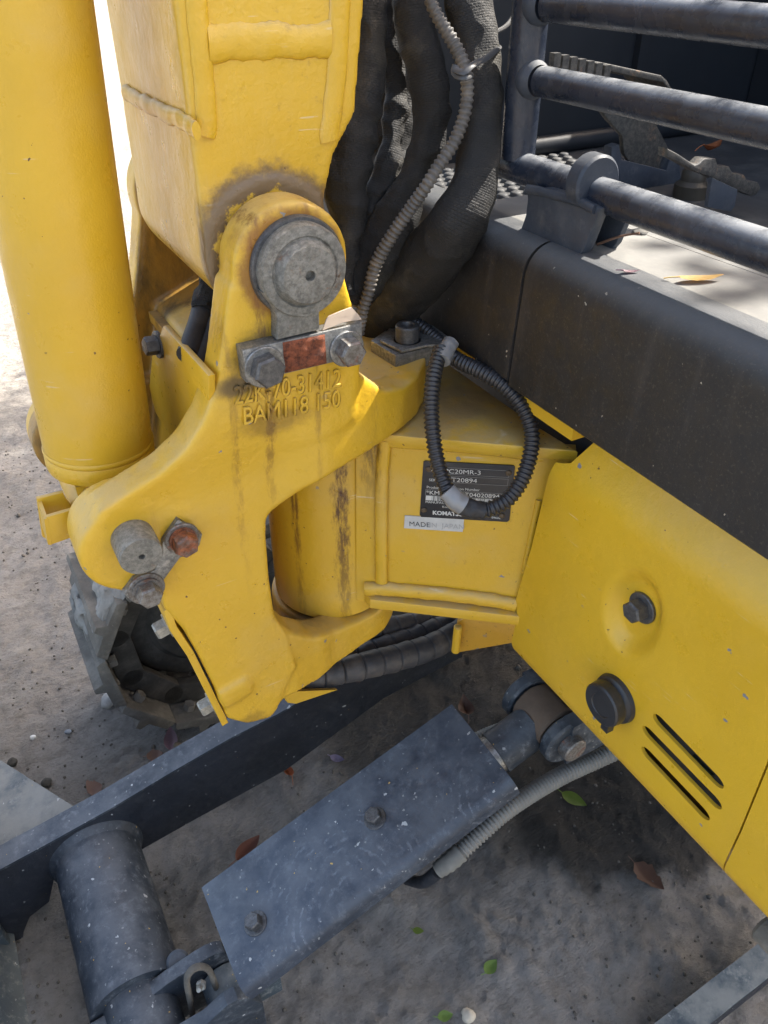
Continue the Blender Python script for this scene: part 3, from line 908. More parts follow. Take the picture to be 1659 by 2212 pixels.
part('printed_boxes', bm, plain('grey_plate_print', (.22, .22, .21), .6, .1), PLT, None)
for a_, b_ in ((.055, .11), (.945, .10), (.04, .90), (.945, .92)):
    bm = new()
    add_lathe(bm, at(onp(a_, b_, 0), -NB), [(.0030, 0), (.0028, .0008), (.0016, .0014), (0, .0016)], 18)
    part('rivet', bm, plain('brown_rivet', (.085, .06, .035), .5, .3), PLT, 60)
bm = new()
add_prism(bm, quadp(((875, 1114), (1003, 1122), (1000, 1149), (873, 1141)), .0012), NB * .0011)
STK = part('origin_sticker', bm, M['sticker'], None)
s0 = PB(884, 1136, .0014); sx_ = PB(1000, 1143, .0014) - s0
part('printed_text', text_mesh("MADE", .0085, basis(s0 - NB * .0002, sx_, EZ), 0, 0, 'LEFT', .95), M['faded'], STK, None)
part('printed_text', text_mesh("IN  JAPAN", .0085, basis(s0 + sx_ * .38 - NB * .0002, sx_, EZ), 0, 0, 'LEFT', .95), plain('ghost_print', (.33, .33, .32), .6, .4, .4, .0002, 500), STK, None)

# --- cap screw and hex retainer plate on the upper lug
lt = LUG_T
hc = PZ(880, 742, lt + .012)
bm = new()
hx = [PZ(u, v, lt + .012) for u, v in ((802, 735), (855, 768), (935, 748), (940, 735), (900, 700), (845, 705))]
add_prism(bm, hx, (0, 0, -.02), .001)
RT_ = part('post_retainer_plate', bm, M['galv'], BR, 40)
bm = new()
add_lathe(bm, at(hc, EZ), [(0, 0), (.0165, 0), (.0165, .002), (.0135, .004), (.0118, .004), (.0118, .018), (.0108, .0195), (.0072, .0195), (.0065, .018), (.0065, .008), (0, .008)], 32)
part('cap_screw', bm, M['boltdark'], BR, 30)
bm = new()
st = [PZ(u, v, lt + .016) for u, v in ((822, 735), (842, 706), (905, 695), (935, 702), (985, 738), (975, 742), (920, 745), (868, 757))]
add_prism(bm, st, (0, 0, -.003), .0008)
e0_, e1_ = st[4], st[5]
part('harness_clip_strap', bm, M['galv'], BR, 40)

# --- cover below the step (sheet with a rolled edge, dimple and three slots)
XC = .433
lefte = [(1268, 948), (1226, 1006), (1200, 1000), (1188, 1030), (1152, 1180), (1116, 1300), (1121, 1330), (1108, 1385), (1105, 1440), (1112, 1466), (1128, 1486)]
le = [PX(u, v, XC) for u, v in lefte]
seam = [PX(u, v, XC) for u, v in ((1720, 1440), (1690, 1560), (1659, 1650), (1602, 1790), (1560, 1880), (1550, 1912))]
def interp(L, z):
    L = sorted(L, key=lambda p: -p.z)
    if z >= L[0].z: return L[0].y
    for a, b in zip(L, L[1:]):
        if b.z <= z <= a.z:
            t = (z - a.z) / ((b.z - a.z) or 1e-9)
            return a.y + (b.y - a.y) * t
    return L[-1].y
dim_c = PX(1375, 1305, XC)
def cover_pt(y, s):
    """s = arc length down the sheet, 0 at the top edge (z=-.335)"""
    z = -.335 - s
    x = XC + .020 * (1 - sstep(-.415, -.36, z) ) * 0 + .022 * sstep(-.40, -.335, z)
    zb = -.632
    if z < zb:
        rr = .030
        th = min((zb - z) / rr, 1.35)
        x += rr * (1 - math.cos(th)); z = zb - rr * math.sin(th)
    q = Vector((0, y, z)) - Vector((0, dim_c.y, dim_c.z))
    qq = Vector((0, q.y * 1.0 + q.z * .10, q.z + .012))
    d = math.sqrt((qq.y / .034) ** 2 + (qq.z / .052) ** 2)
    x += .0105 * (1 - sstep(.55, 1.0, d))
    return Vector((x, y, z))
def cover(yl, yr, nu, nv, thick=.003):
    b = new()
    L = .335
    g = []
    for j in range(nv + 1):
        s = L * j / nv
        z = -.335 - s
        a_, b_ = yl(z), yr(z)
        g.append([b.verts.new(cover_pt(a_ + (b_ - a_) * i / nu, s)) for i in range(nu + 1)])
    for j in range(nv):
        for i in range(nu): b.faces.new((g[j][i], g[j][i + 1], g[j + 1][i + 1], g[j + 1][i]))
    return b
slots = []
for c in (((1420, 1548), (1560, 1693)), ((1397, 1574), (1556, 1738)), ((1395, 1619), (1530, 1762))):
    a, b = PX(*c[0], XC), PX(*c[1], XC)
    slots.append((a, b))
cut_me = new()
for a, b in slots:
    d = (b - a).normalized(); nrm_ = EX; sd_ = d.cross(nrm_).normalized()
    r_ = .0056
    P_ = []
    for k in range(9):
        an = -math.pi / 2 + math.pi * k / 8
        P_.append(b + d * (math.cos(an) * r_ * 1.6 - r_) + sd_ * math.sin(an) * r_)
    for k in range(9):
        an = math.pi / 2 + math.pi * k / 8
        P_.append(a + d * (math.cos(an) * r_ * 1.6 + r_) + sd_ * math.sin(an) * r_)
    add_prism(cut_me, [p - EX * .03 for p in P_], EX * .06)
cutm = bpy.data.meshes.new("cut"); bmesh.ops.recalc_face_normals(cut_me, faces=cut_me.faces); cut_me.to_mesh(cutm); cut_me.free()
cuto = bpy.data.objects.new("cut", cutm); COL.objects.link(cuto)
def mods(o):
    m = o.modifiers.new("s", 'SOLIDIFY'); m.thickness = .0035; m.offset = 0
    m = o.modifiers.new("b", 'BOOLEAN'); m.operation = 'DIFFERENCE'; m.object = cuto; m.solver = 'EXACT'
yl_ = lambda z: interp(le, z)
yr_ = lambda z: interp(seam, z)
me = evaluated(cover(yl_, yr_, 90, 96), mods)
bpy.data.objects.remove(cuto)
CV = part('front_cover', me, M['cover'], None, 40)
b = cover(lambda z: yr_(z) - .0018, lambda z: .02, 30, 60)
def mods(o):
    m = o.modifiers.new("s", 'SOLIDIFY'); m.thickness = .004; m.offset = 0
part('corner_cover', evaluated(b, mods), M['cover'], None, 40)
p = PX(1390, 1312, XC + .0085)
bolt(p, -EX, .0178, .0125, .0145, .003, M['boltdark'], CV, Vector((0, .4, 1)))
p = PX(1335, 1506, XC)
bm = new()
add_lathe(bm, at(p, -EX) @ Matrix.Scale(1.04, 4), [(0, 0), (.0225, 0), (.0235, .002), (.0225, .006), (.0195, .0075), (.0185, .009), (.0205, .010), (.0210, .012), (.0205, .019), (.0190, .0205), (.0115, .0205), (.011, .0195), (.0, .0195)], 48)
add_box(bm, p + Vector((-.019, -.0125, -.0275)), p + Vector((-.011, -.004, -.016)))
part('rubber_socket_cap', bm, M['cap'], CV, 30)

# --- house body behind the covers (dark, closed)
bm = new()
add_box(bm, (.475, -.02, -.640), (1.45, 1.10, -.245))
part('lower_house', bm, M['dark'])
bm = new()
add_box(bm, (.452, .03, -.640), (.474, .50, -.42))
part('inner_panel', bm, M['rubber'])
bm = new()                                       # small coil of hose glimpsed through the top slot
add_tube(bm, [(PX(1490, 1640, .448), .006), (PX(1515, 1665, .449), .006), (PX(1540, 1690, .448), .006)], .003, 10)
part('rubber_hose', bm, plain('olive_hose', (.06, .065, .045), .6), CV)

# --- step fascia: two moulded panels with a rounded top edge
def fascia(y0, y1, zb0, zb1, n=40, dx=0.0):
    b = new()
    prof = []
    zt, rr = -.207, .026
    XF = .418 + dx
    rows = []
    for i in range(n + 1):
        y = y0 + (y1 - y0) * i / n
        zb = zb0 + (zb1 - zb0) * i / n
        q = [Vector((XF + .014, y, zb)), Vector((XF + .003, y, zb)), Vector((XF, y, zb + .003))]
        for k in range(1, 8): q.append(Vector((XF + .006 * k / 8, y, zb + .003 + (zt - rr - zb - .003) * k / 8)))
        for k in range(9):
            an = math.pi / 2 * k / 8
            q.append(Vector((XF + .006 + rr * (1 - math.cos(an)), y, zt - rr + rr * math.sin(an))))
        q.append(Vector((XF + .046, y, zt))); q.append(Vector((XF + .05, y, zt - .004))); q.append(Vector((XF + .05, y, zt - .02)))
        rows.append([b.verts.new(v) for v in q])
    for A, B in zip(rows, rows[1:]):
        for k in range(len(A) - 1): b.faces.new((A[k], A[k + 1], B[k + 1], B[k]))
    b.faces.new(rows[0]); b.faces.new(rows[-1][::-1])
    return b
ys_ = PX(1118, 660, .42).y
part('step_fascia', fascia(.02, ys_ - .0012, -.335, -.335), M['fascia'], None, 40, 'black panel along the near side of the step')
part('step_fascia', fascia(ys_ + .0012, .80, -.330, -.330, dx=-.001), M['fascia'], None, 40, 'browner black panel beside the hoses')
# --- yellow strip under the fascia
bm = new()
add_box(bm, (.428, .44, -.352), (.470, .80, -.335))
part('yellow_ledge', bm, M['frame'])

# --- floor
bm = new()
add_box(bm, (.462, -.02, -.235), (1.25, .83, -.213))
part('cab_floor', bm, M['matting'])
bm = new()
sh = [Vector((.452, .02, -.2115)), Vector((.452, .655, -.2115)), Vector((.530, .655, -.2115)), Vector((.548, .02, -.2115))]
add_prism(bm, [p for p in sh], (0, 0, .003))
part('floor_sheet', bm, M['floorsheet'])
bm = new()
sh = [Vector((.5515, .02, -.2125)), Vector((.5335, .655, -.2125)), Vector((.60, .655, -.2125)), Vector((.70, .02, -.2125))]
add_prism(bm, sh, (0, 0, .003))
part('floor_sheet', bm, M['floorsheet'])
bm = new()
for i in range(13):
    for j in range(8):
        c = Vector((.475 + .0165 * i + (.008 if j % 2 else 0), .672 + .0165 * j, -.213))
        add_lathe(bm, at(c, EZ), [(.0062, 0), (.0055, .003), (.004, .004), (0, .004)], 12)
o = part('mat_studs', bm, M['matting'], None, 50); o['kind'] = 'stuff'
bm = new()
add_box(bm, (.50, .822, -.235), (1.30, .845, .55))
part('side_console', bm, M['dark'])
bm = new()
add_tube(bm, [(Vector((.60, .806, -.203)), .011), (Vector((.75, .81, -.203)), .011), (Vector((1.2, .81, -.203)), .011)], .02, 12)
part('floor_trim', bm, M['dark'])
bm = new()
add_box(bm, (1.02, -.02, -.215), (1.40, .82, .16))
part('seat_pedestal', bm, M['dark'])
bm = new()
add_box(bm, (.80, .812, -.212), (.812, .8215, .5))
part('console_rib', bm, M['dark'])
bm = new()
add_tube(bm, [(PY(1060, 75, .70), .0022), (PY(1095, 55, .72), .0022), (PY(1118, 20, .76), .0022)], .004, 8)
part('thin_cable', bm, M['tie'])

# --- guard rails
RX = .465
GR = None
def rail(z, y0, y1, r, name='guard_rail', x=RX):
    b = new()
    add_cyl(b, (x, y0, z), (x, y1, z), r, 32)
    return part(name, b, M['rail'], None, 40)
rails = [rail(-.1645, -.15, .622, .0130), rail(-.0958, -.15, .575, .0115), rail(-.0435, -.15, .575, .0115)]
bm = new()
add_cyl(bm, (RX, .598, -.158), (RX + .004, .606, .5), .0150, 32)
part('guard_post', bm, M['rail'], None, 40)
for z in (-.0958, -.0435):
    bm = new()
    add_lathe(bm, at((RX, .587, z), NY), [(.0135, -.006), (.0152, .0), (.0145, .004), (.0117, .0085)], 32)
    part('weld_collar', bm, M['mount'], None, 60)
# saddle mount
mx = RX - .016
bm = new()
mp = [PX(u, v, mx) for u, v in ((1138, 408), (1140, 430), (1136, 465), (1122, 505), (1185, 527), (1245, 560), (1262, 540), (1292, 462), (1300, 452), (1240, 418), (1190, 405))]
add_prism(bm, mp, (.010, 0, 0), .001)
MT = part('rail_mount', bm, M['mount'], None, 40)
bm = new()
mp2 = [PX(u, v, mx) for u, v in ((1247, 560), (1264, 540), (1294, 462), (1302, 452), (1310, 462), (1300, 500))]
add_prism(bm, [p + EX * .034 for p in mp], (.006, 0, 0), .001)
part('mount_gusset', bm, M['mount'], MT, 40)
yc = PX(1262, 370, RX - .012).y
bm = new()
add_cyl(bm, (RX - .002, yc - .008, -.157), (RX - .002, yc + .008, -.157), .0215, 32, .002)
part('rail_coupling', bm, M['mount'], MT, 30)
bead('weld_bead', [PX(u, v, mx - .001) for u, v in ((1140, 408), (1190, 418), (1240, 432), (1290, 455))], .0034, M['mount'], MT, .8, EX, .4)

# --- pedals
PYY = .66
bm = new()
add_prism(bm, [PY(u, v, PYY) for u, v in ((1195, 118), (1212, 120), (1340, 148), (1352, 158), (1372, 190), (1366, 190), (1344, 162), (1330, 160), (1208, 134), (1197, 130))], (0, -.055, 0), .001)
for k in range(7):
    u = 1203 + k * 18; v = 126 + k * 4.2
    p = PY(u, v, PYY - .058)
    add_box(bm, p + Vector((-.004, -.002, -.006)), p + Vector((.003, .005, .004)))
PD1 = part('travel_pedal', bm, M['pedal'], None, 40, 'tall pedal with a serrated tread')
bm = new()
add_prism(bm, [PY(u, v, PYY - .02) for u, v in ((1280, 225), (1310, 232), (1372, 185), (1398, 245), (1436, 318), (1418, 345), (1412, 375), (1375, 380), (1340, 330), (1336, 292), (1305, 258))], (0, -.006, 0), .001)
part('pedal_stem', bm, M['pedal'], PD1, 40)
bm = new()
add_prism(bm, [PY(u, v, PYY - .03) for u, v in ((1322, 318), (1338, 312), (1345, 345), (1440, 368), (1450, 340), (1470, 350), (1474, 430), (1318, 395))], (0, .012, 0), .0015)
part('pedal_base', bm, M['mount'], PD1, 40)
bm = new()
P2 = .51
tooth = [(1443, 321), (1466, 333), (1502, 357), (1511, 354), (1523, 343), (1547, 343), (1552, 360), (1576, 360), (1585, 375), (1609, 378), (1615, 391), (1639, 394), (1645, 407), (1633, 422), (1624, 424), (1582, 407), (1532, 381), (1505, 372), (1463, 348), (1443, 340)]
add_prism(bm, [PY(u, v, P2) for u, v in tooth], (0, .012, 0), .0012)
PD2 = part('swing_pedal', bm, M['pedal'], None, 40, 'low pedal with a wavy toothed top')
bm = new()
add_prism(bm, [PY(u, v, P2 - .004) for u, v in ((1530, 381), (1585, 407), (1579, 443), (1570, 455), (1520, 445))], (0, -.005, 0), .001)
part('pedal_bracket', bm, M['mount'], PD2, 40)
bm = new()
p = PZ(1490, 425, -.213)
add_lathe(bm, at(p, EZ), [(.017, 0), (.017, .012), (.012, .016), (.012, .024), (.009, .028), (0, .028)], 24)
part('valve_knob', bm, plain('brown_valve', (.045, .038, .028), .5), PD2, 40)

# --- canopy overhead (out of the frame, it shades the front of the machine)
bm = new()
add_box(bm, (.76, -.30, 1.12), (1.46, 1.25, 1.16))
CAN = part('canopy_roof', bm, M['mount'])
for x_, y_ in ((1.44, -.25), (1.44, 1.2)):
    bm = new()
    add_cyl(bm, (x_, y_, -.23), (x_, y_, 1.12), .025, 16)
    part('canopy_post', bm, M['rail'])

# operator seat behind the pedals (out of the frame, added to shade the floor)
bm = new()
add_prism(bm, [Vector((1.02, .2, .16)), Vector((1.45, .2, .14)), Vector((1.50, .2, .72)), Vector((1.42, .2, .75)), Vector((1.36, .2, .26)), Vector((1.02, .2, .28))], (0, .5, 0), .03, 3)
part('operator_seat', bm, M['rubber'])
bm = new()
add_prism(bm, [Vector((.62, .86, -.30)), Vector((1.45, .86, -.30)), Vector((1.45, .86, .26)), Vector((.74, .86, .22)), Vector((.64, .86, .08))], (0, .34, 0), .02, 3)
part('unseen_tank_hood', bm, M['cover'])  # unseen side hood, added to shade the dozer arm and the ground
# --- hoses in woven sleeves behind the boom
def sleeve(L, flat, seed, amp=1.0, dirn=None):
    b = new()
    pts = [(PD(u, v, d), r * d / F) for u, v, d, r in L]
    sv = Vector((seed * 3.1, seed * 1.7, seed * 5.3))
    def disp(p, a, s):
        q = Vector((p.x * 30, p.y * 30, p.z * 10)) + sv
        f = noise.noise(q) * .40 + .30 * (abs(noise.noise(Vector((p.x * 34, p.y * 34, p.z * 38)) + sv)) * -2 + .6) + .08 * (abs(noise.noise(Vector((p.x * 60, p.y * 60, p.z * 70)) + sv)) * -2 + .6)
        return f * .0135 * amp
    add_tube(b, pts, .0024, 64, disp=disp, flat=flat, flat_dir=dirn)
    return part('hose_sleeve', b, M['fabric'], None, 70)
sleeve([(795, -120, .66, 38), (795, 0, .66, 40), (795, 80, .67, 42), (786, 180, .68, 44), (762, 280, .69, 50), (746, 380, .70, 48), (748, 470, .71, 36), (735, 560, .72, 34), (730, 640, .73, 34)], .8, 1)
sleeve([(832, -120, .70, 28), (838, 0, .70, 30), (846, 77, .70, 32), (854, 154, .705, 30), (858, 230, .71, 29), (850, 300, .715, 30), (836, 365, .72, 32), (806, 450, .73, 30), (772, 530, .74, 30), (745, 620, .74, 28)], .8, 2)
sleeve([(884, -120, .67, 42), (893, 0, .67, 44), (906, 77, .675, 44), (920, 154, .68, 42), (932, 225, .69, 40), (925, 300, .70, 36), (903, 365, .71, 36), (872, 440, .72, 38), (828, 520, .735, 42), (785, 595, .745, 44), (755, 660, .75, 40)], .75, 3)
sleeve([(995, -120, .66, 46), (1012, 0, .66, 47), (1030, 77, .665, 46), (1041, 154, .67, 45), (1044, 240, .675, 45), (1034, 333, .685, 48), (1020, 405, .69, 52), (990, 480, .70, 60), (935, 555, .735, 66), (880, 620, .775, 64), (835, 680, .82, 62), (800, 735, .865, 58)], .8, 4, .55)
sleeve([(800, -120, .78, 60), (815, 0, .78, 62), (840, 120, .785, 62), (850, 240, .79, 58), (835, 350, .80, 52), (800, 450, .80, 46), (765, 540, .81, 42)], .8, 5)
def corrugated(L, pitch, depth, mat, name, seg=16, base=True, parent=None, label=None):
    b = new()
    pts = [(PD(u, v, d), r * d / F) for u, v, d, r in L] if base else L
    def rad(s):
        t = math.sin(2 * math.pi * s / pitch)
        t = max(-1, min(1, t * 1.8))
        return 1 - depth * (.5 - .5 * t)
    add_tube(b, pts, pitch / 6, seg, rad=rad)
    return part(name, b, mat, parent, 50, label)
corrugated([(925, -60, .63, 15), (931, 0, .63, 15), (947, 38, .632, 15), (971, 77, .635, 15.5), (990, 112, .638, 16), (1005, 150, .64, 16), (1010, 192, .645, 15), (1007, 230, .65, 15), (997, 269, .655, 15), (977, 315, .66, 15), (948, 358, .665, 15), (921, 402, .67, 15), (886, 452, .685, 15), (845, 512, .70, 15), (812, 572, .715, 15), (797, 630, .725, 14), (784, 672, .735, 13), (775, 720, .75, 13)], .0044, .22, M['conduit'], 'corrugated_conduit')
# cable tie round the conduit and the big sleeve
bm = new()
def band(path, w, t=.0008):
    return [(p, w) for p in path]
add_tube(bm, [(PD(u, v, d), .0026) for u, v, d in ((983, 150, .622), (1003, 156, .618), (1022, 140, .62), (1050, 126, .632), (1072, 108, .650), (1078, 102, .668), (1076, 98, .69))], .003, 10, flat=.35, flat_dir=FW)
add_tube(bm, [(PD(u, v, d), .0030) for u, v, d in ((985, 142, .625), (982, 155, .625), (988, 164, .624), (1006, 166, .62), (1020, 160, .628))], .003, 10, flat=.5, flat_dir=FW)
part('cable_tie', bm, M['tie'], None, 50)

# --- wiring loop with taped joints
corrugated([(953, 752, .735, 17), (942, 790, .728, 17.5), (935, 830, .722, 18), (932, 880, .718, 18), (935, 930, .716, 18), (942, 980, .716, 18), (955, 1030, .718, 18), (972, 1070, .722, 18)], .0043, .20, M['loom'], 'corrugated_loom', 18)
corrugated([(880, 683, .80, 12), (915, 708, .795, 14), (950, 738, .785, 15), (985, 775, .765, 17), (1040, 802, .748, 18), (1085, 830, .738, 18), (1120, 865, .732, 18), (1142, 905, .73, 18), (1150, 945, .729, 18), (1144, 990, .728, 18), (1127, 1038, .727, 18), (1098, 1078, .726, 18), (1062, 1098, .725, 18), (1038, 1103, .725, 18)], .0043, .20, M['loom'], 'corrugated_loom', 18)
bm = new()
add_tube(bm, [(PD(u, v, d), r * d / F) for u, v, d, r in ((968, 1064, .72, 20), (990, 1086, .721, 22), (1015, 1098, .722, 21), (1046, 1104, .724, 19))], .002, 20, disp=lambda p, a, s: .0016 * noise.noise(p * 170))
part('tape_wrap', bm, M['rubber'], None, 60)
bm = new()
add_tube(bm, [(PD(u, v, d), r * d / F) for u, v, d, r in ((966, 1060, .715, 20.5), (984, 1080, .7155, 22), (1004, 1093, .717, 22))], .002, 20, disp=lambda p, a, s: .0014 * noise.noise(p * 150))
part('tape_wrap', bm, M['tape'], None, 60, 'silvery tape flap on the loop')
bm = new()
add_tube(bm, [(PD(u, v, d), r * d / F) for u, v, d, r in ((975, 738, .742, 17), (964, 758, .737, 19), (952, 782, .731, 20))], .002, 20, disp=lambda p, a, s: .0014 * noise.noise(p * 150))
part('tape_wrap', bm, M['tape'], None, 60)

# --- spiral-guarded hoses under the nose
def spiral(L, name='spiral_guard_hose'):
    b = new()
    pts = [(PD(u, v, d), r * d / F) for u, v, d, r in L]
    def rad(s):
        t = (s / .026) % 1.0
        return 1.0 - (.16 if t < .09 else 0) + .07 * t
    add_tube(b, pts, .002, 20, rad=rad, disp=lambda p, a, s: .0012 * noise.noise(p * 90))
    return part(name, b, M['spiral'], None, 40)
spiral([(560, 1500, .95, 24), (640, 1468, .965, 25), (700, 1458, .98, 27), (780, 1440, 1.0, 28), (860, 1420, 1.03, 28), (930, 1398, 1.06, 27), (985, 1368, 1.09, 25), (1040, 1330, 1.13, 24)])
spiral([(600, 1470, 1.0, 22), (690, 1440, 1.01, 24), (760, 1424, 1.03, 26), (830, 1402, 1.05, 27), (900, 1378, 1.08, 27), (970, 1352, 1.11, 26), (1050, 1325, 1.15, 24)])
spiral([(740, 1400, 1.05, 22), (820, 1362, 1.07, 24), (900, 1348, 1.10, 24), (980, 1340, 1.13, 22), (1060, 1320, 1.17, 22)])
bm = new()
OY = [PN(u, v, NB, .735) for u, v in ((978, 1412), (988, 1345), (1010, 1332), (1130, 1330), (1130, 1385))]
add_prism(bm, OY, NB * .008, .001)
HG = part('hose_guide_plate', bm, M['orange'], None, 40)
bm = new()
add_cyl(bm, PN(990, 1352, NB, .725), PN(984, 1408, NB, .725), .0052, 20, .0015)
part('guide_peg', bm, M['cylinder'], HG, 40)
bm = new()
q = [PD(u, v, d) for u, v, d in ((608, 1495, .93), (730, 1490, .97), (640, 1520, .95), (622, 1518, .94))]
add_prism(bm, q, (0, .008, -.004))
part('hose_guard_tray', bm, M['cylinder'], None, 40)

# --- undercarriage centre frame
bm = new()
add_box(bm, (.90, .36, -1.02), (1.5, .74, -.76))
add_cyl(bm, (1.05, .5, -.77), (1.05, .5, -.62), .2, 32)
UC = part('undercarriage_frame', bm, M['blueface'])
# --- dozer: far arm
AY = .76
def arm(L_top, L_bot, y, t, parent, name='blade_arm', lab=None):
    b = new()
    tp_ = [PY(u, v, y) for u, v in L_top]; bt = [PY(u, v, y) for u, v in L_bot]
    pts = tp_ + bt[::-1]
    add_prism(b, pts, (0, t, 0), .003)
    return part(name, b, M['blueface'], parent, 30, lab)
bl = [Vector((-.24, AY, 0))]
DZ = None
b = new()
outl = [(-140, 1950), (0, 1881), (120, 1816), (240, 1749), (370, 1671), (500, 1596), (600, 1545), (760, 1452), (1000, 1310), (1000, 1420), (830, 1510), (620, 1664), (440, 1762), (305, 1838), (190, 1872), (120, 1893), (108, 1949), (66, 1982), (53, 2014), (49, 2054), (46, 2083), (62, 2169), (72, 2235), (-140, 2280)]
add_prism(b, [PY(u, v, AY) for u, v in outl], (0, .030, 0), .003)
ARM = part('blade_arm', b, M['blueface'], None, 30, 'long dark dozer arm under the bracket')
# top strip of the arm, sky light put into its paler colour
b = new()
topl = [(-140, 1950), (0, 1881), (120, 1816), (240, 1749), (370, 1671), (500, 1596), (600, 1545), (760, 1452), (960, 1334)]
tt = [PY(u, v, AY) for u, v in topl]
rows = []
for p in tt:
    rows.append([b.verts.new(p + Vector((0, -.002, .001))), b.verts.new(p + Vector((0, -.002, .005))), b.verts.new(p + Vector((0, .034, .005))), b.verts.new(p + Vector((0, .034, .001)))])
for A, B in zip(rows, rows[1:]):
    for k in range(4): b.faces.new((A[k], A[(k + 1) % 4], B[(k + 1) % 4], B[k]))
b.faces.new(rows[0]); b.faces.new(rows[-1][::-1])
part('arm_top_flange', b, M['blue'], ARM, 30)
# gusset plate at the blade
b = new()
gz = tt[2].z
gp = [(-200, 1520), (0, 1640), (186, 1757), (120, 1815), (0, 1880), (-200, 1990)]
g = [PN(u, v, Vector((-.14, 0, 1)).normalized(), Vector((-.14, 0, 1)).normalized().dot(PY(120, 1812, AY + .03)) + .003) for u, v in gp]
add_prism(b, g, (0, 0, -.012), .002)
part('blade_gusset', b, M['bluedusty'], ARM, 30)
# cross tube
t0, t1 = PY(214, 1805, AY + .01), PY(290, 2212, .56)
ctr0 = Vector((-.045, AY + .008, -1.055 * .95 - .02)); 
b = new()
CTX, CTZ = -.048, -1.065
add_cyl(b, (CTX, AY + .004, CTZ), (CTX, .536, CTZ), .058, 56)
add_cyl(b, (CTX, .54, CTZ), (CTX, .30, CTZ - .012), .044, 40)
part('blade_cross_tube', b, M['blue'], None, 40)
b = new()
add_lathe(b, at((CTX, AY, CTZ), NY), [(.066, -.002), (.0635, .004), (.0595, .008), (.0578, .011)], 48)
part('weld_bead', b, M['blue'], ARM, 60)
# blade brace low on the left
b = new()
add_prism(b, [PY(u, v, AY - .02) for u, v in ((-80, 1975), (0, 2008), (24, 2042), (47, 2083), (63, 2169), (74, 2245), (-80, 2280))], (0, .018, 0), .005)
part('blade_brace', b, M['bluedusty'], ARM, 40)
b = new()
add_prism(b, [Vector((-.20, .36, -1.16)), Vector((-.245, .36, -1.10)), Vector((-.255, .36, -1.0)), Vector((-.24, .36, -.93)), Vector((-.225, .36, -.93)), Vector((-.238, .36, -1.0)), Vector((-.228, .36, -1.10)), Vector((-.185, .36, -1.16))], (0, .9, 0))
part('dozer_blade', b, M['bluedusty'], None, 40)
# near arm
NA = .190
b = new()
nt = [PY(u, v, NA) for u, v in ((1400, 2314), (1529, 2212), (1594, 2160), (1659, 2109), (1740, 2045))]
bt = [p + Vector((0, 0, -.045)) for p in nt]
add_prism(b, nt + bt[::-1], (0, .032, 0), .003)
ARM2 = part('blade_arm', b, M['blueface'], None, 30, 'near dozer arm at the lower right')
b = new()
rows = []
for p in nt: rows.append([b.verts.new(p + Vector((0, -.002, .001))), b.verts.new(p + Vector((0, -.002, .005))), b.verts.new(p + Vector((0, .034, .005))), b.verts.new(p + Vector((0, .034, .001)))])
for A, B in zip(rows, rows[1:]):
    for k in range(4): b.faces.new((A[k], A[(k + 1) % 4], B[(k + 1) % 4], B[k]))
part('arm_top_flange', b, M['bluedusty'], ARM2, 30)
# --- blade cylinder with its guard plate
CYY = .50
SL = R(21)
dS = Vector((math.cos(SL), 0, math.sin(SL))); nS = Vector((-math.sin(SL), 0, math.cos(SL)))
cb = PY(430, 2110, CYY); ce = PY(1176, 1548, CYY)
dS = (ce - cb); dS.y = 0; dS.normalize(); nS = Vector((-dS.z, 0, dS.x))
gc = cb.dot(nS) + .058
def PG(u, v, o=0): return PN(u, v, nS, gc + o)
gtop = [PG(u, v) for u, v in ((450, 1950), (955, 1494), (1112, 1688), (1118, 1695))]
A_, B_, C_ = PG(452, 1950), PG(955, 1496), PG(1106, 1680)
D_ = PG(525, 2165)
# sweep a bent profile along dS
yA = (A_.y + B_.y) / 2; yC = (C_.y + D_.y) / 2
s0_, s1_ = (A_.dot(dS) + D_.dot(dS)) / 2, (B_.dot(dS) + C_.dot(dS)) / 2
print('guard', A_, B_, C_, D_, s0_, s1_, dS)
prof = [(yA, 0.0), (yA - .001, .002)]
prof = [(yA, -.004), (yA, 0)]
rb = .014
for k in range(7):
    an = math.pi / 2 * k / 6
    prof.append((yC + rb - rb * math.sin(an) - .0, -rb + rb * math.cos(an)))
prof += [(yC, -.027), (yC + .004, -.027), (yC + .004, -.014), (yC + .014, -.004)]
b = new()
r0 = [b.verts.new(dS * s0_ + nS * (gc + h_) + EY * y_) for y_, h_ in prof]
r1 = [b.verts.new(dS * s1_ + nS * (gc + h_) + EY * y_) for y_, h_ in prof]
for k in range(len(prof)): b.faces.new((r0[k], r0[(k + 1) % len(prof)], r1[(k + 1) % len(prof)], r1[k]))
b.faces.new(r0); b.faces.new(r1[::-1])
bmesh.ops.bevel(b, geom=[e for e in b.edges if abs((e.verts[0].co - e.verts[1].co).normalized().dot(dS)) < .1 and e.calc_length() > .02], offset=.001, segments=1, affect='EDGES')
GD = part('cylinder_guard', b, M['guard'], None, 35, 'flat blue-grey guard plate over the blade cylinder')
for u, v in ((811, 1768), (553, 1995)):
    bolt(PG(u, v), nS, .0175, .011, .0138, .002, M['boltdark'], GD, Vector((.4, 1, 0)))
b = new()
ccen = CYY
c0_ = dS * (s0_ + .02) + nS * (gc - .058) + EY * CYY
c1_ = dS * (s1_ - .005) + nS * (gc - .058) + EY * CYY
add_cyl(b, c0_, c1_, .036, 40)
BC = part('blade_cylinder', b, M['blueface'], None, 40)
b = new()
add_cyl(b, c1_, c1_ + dS * .018, .0255, 32, .002)
part('rod_gland', b, M['chrome'], BC, 40)
b = new()
add_cyl(b, c1_ + dS * .016, ce - dS * .02, .0285, 32)
part('rod_sleeve', b, M['blue'], BC, 40)
b = new()
add_cyl(b, ce + EY * .028, ce - EY * .028, .0325, 40, .003)
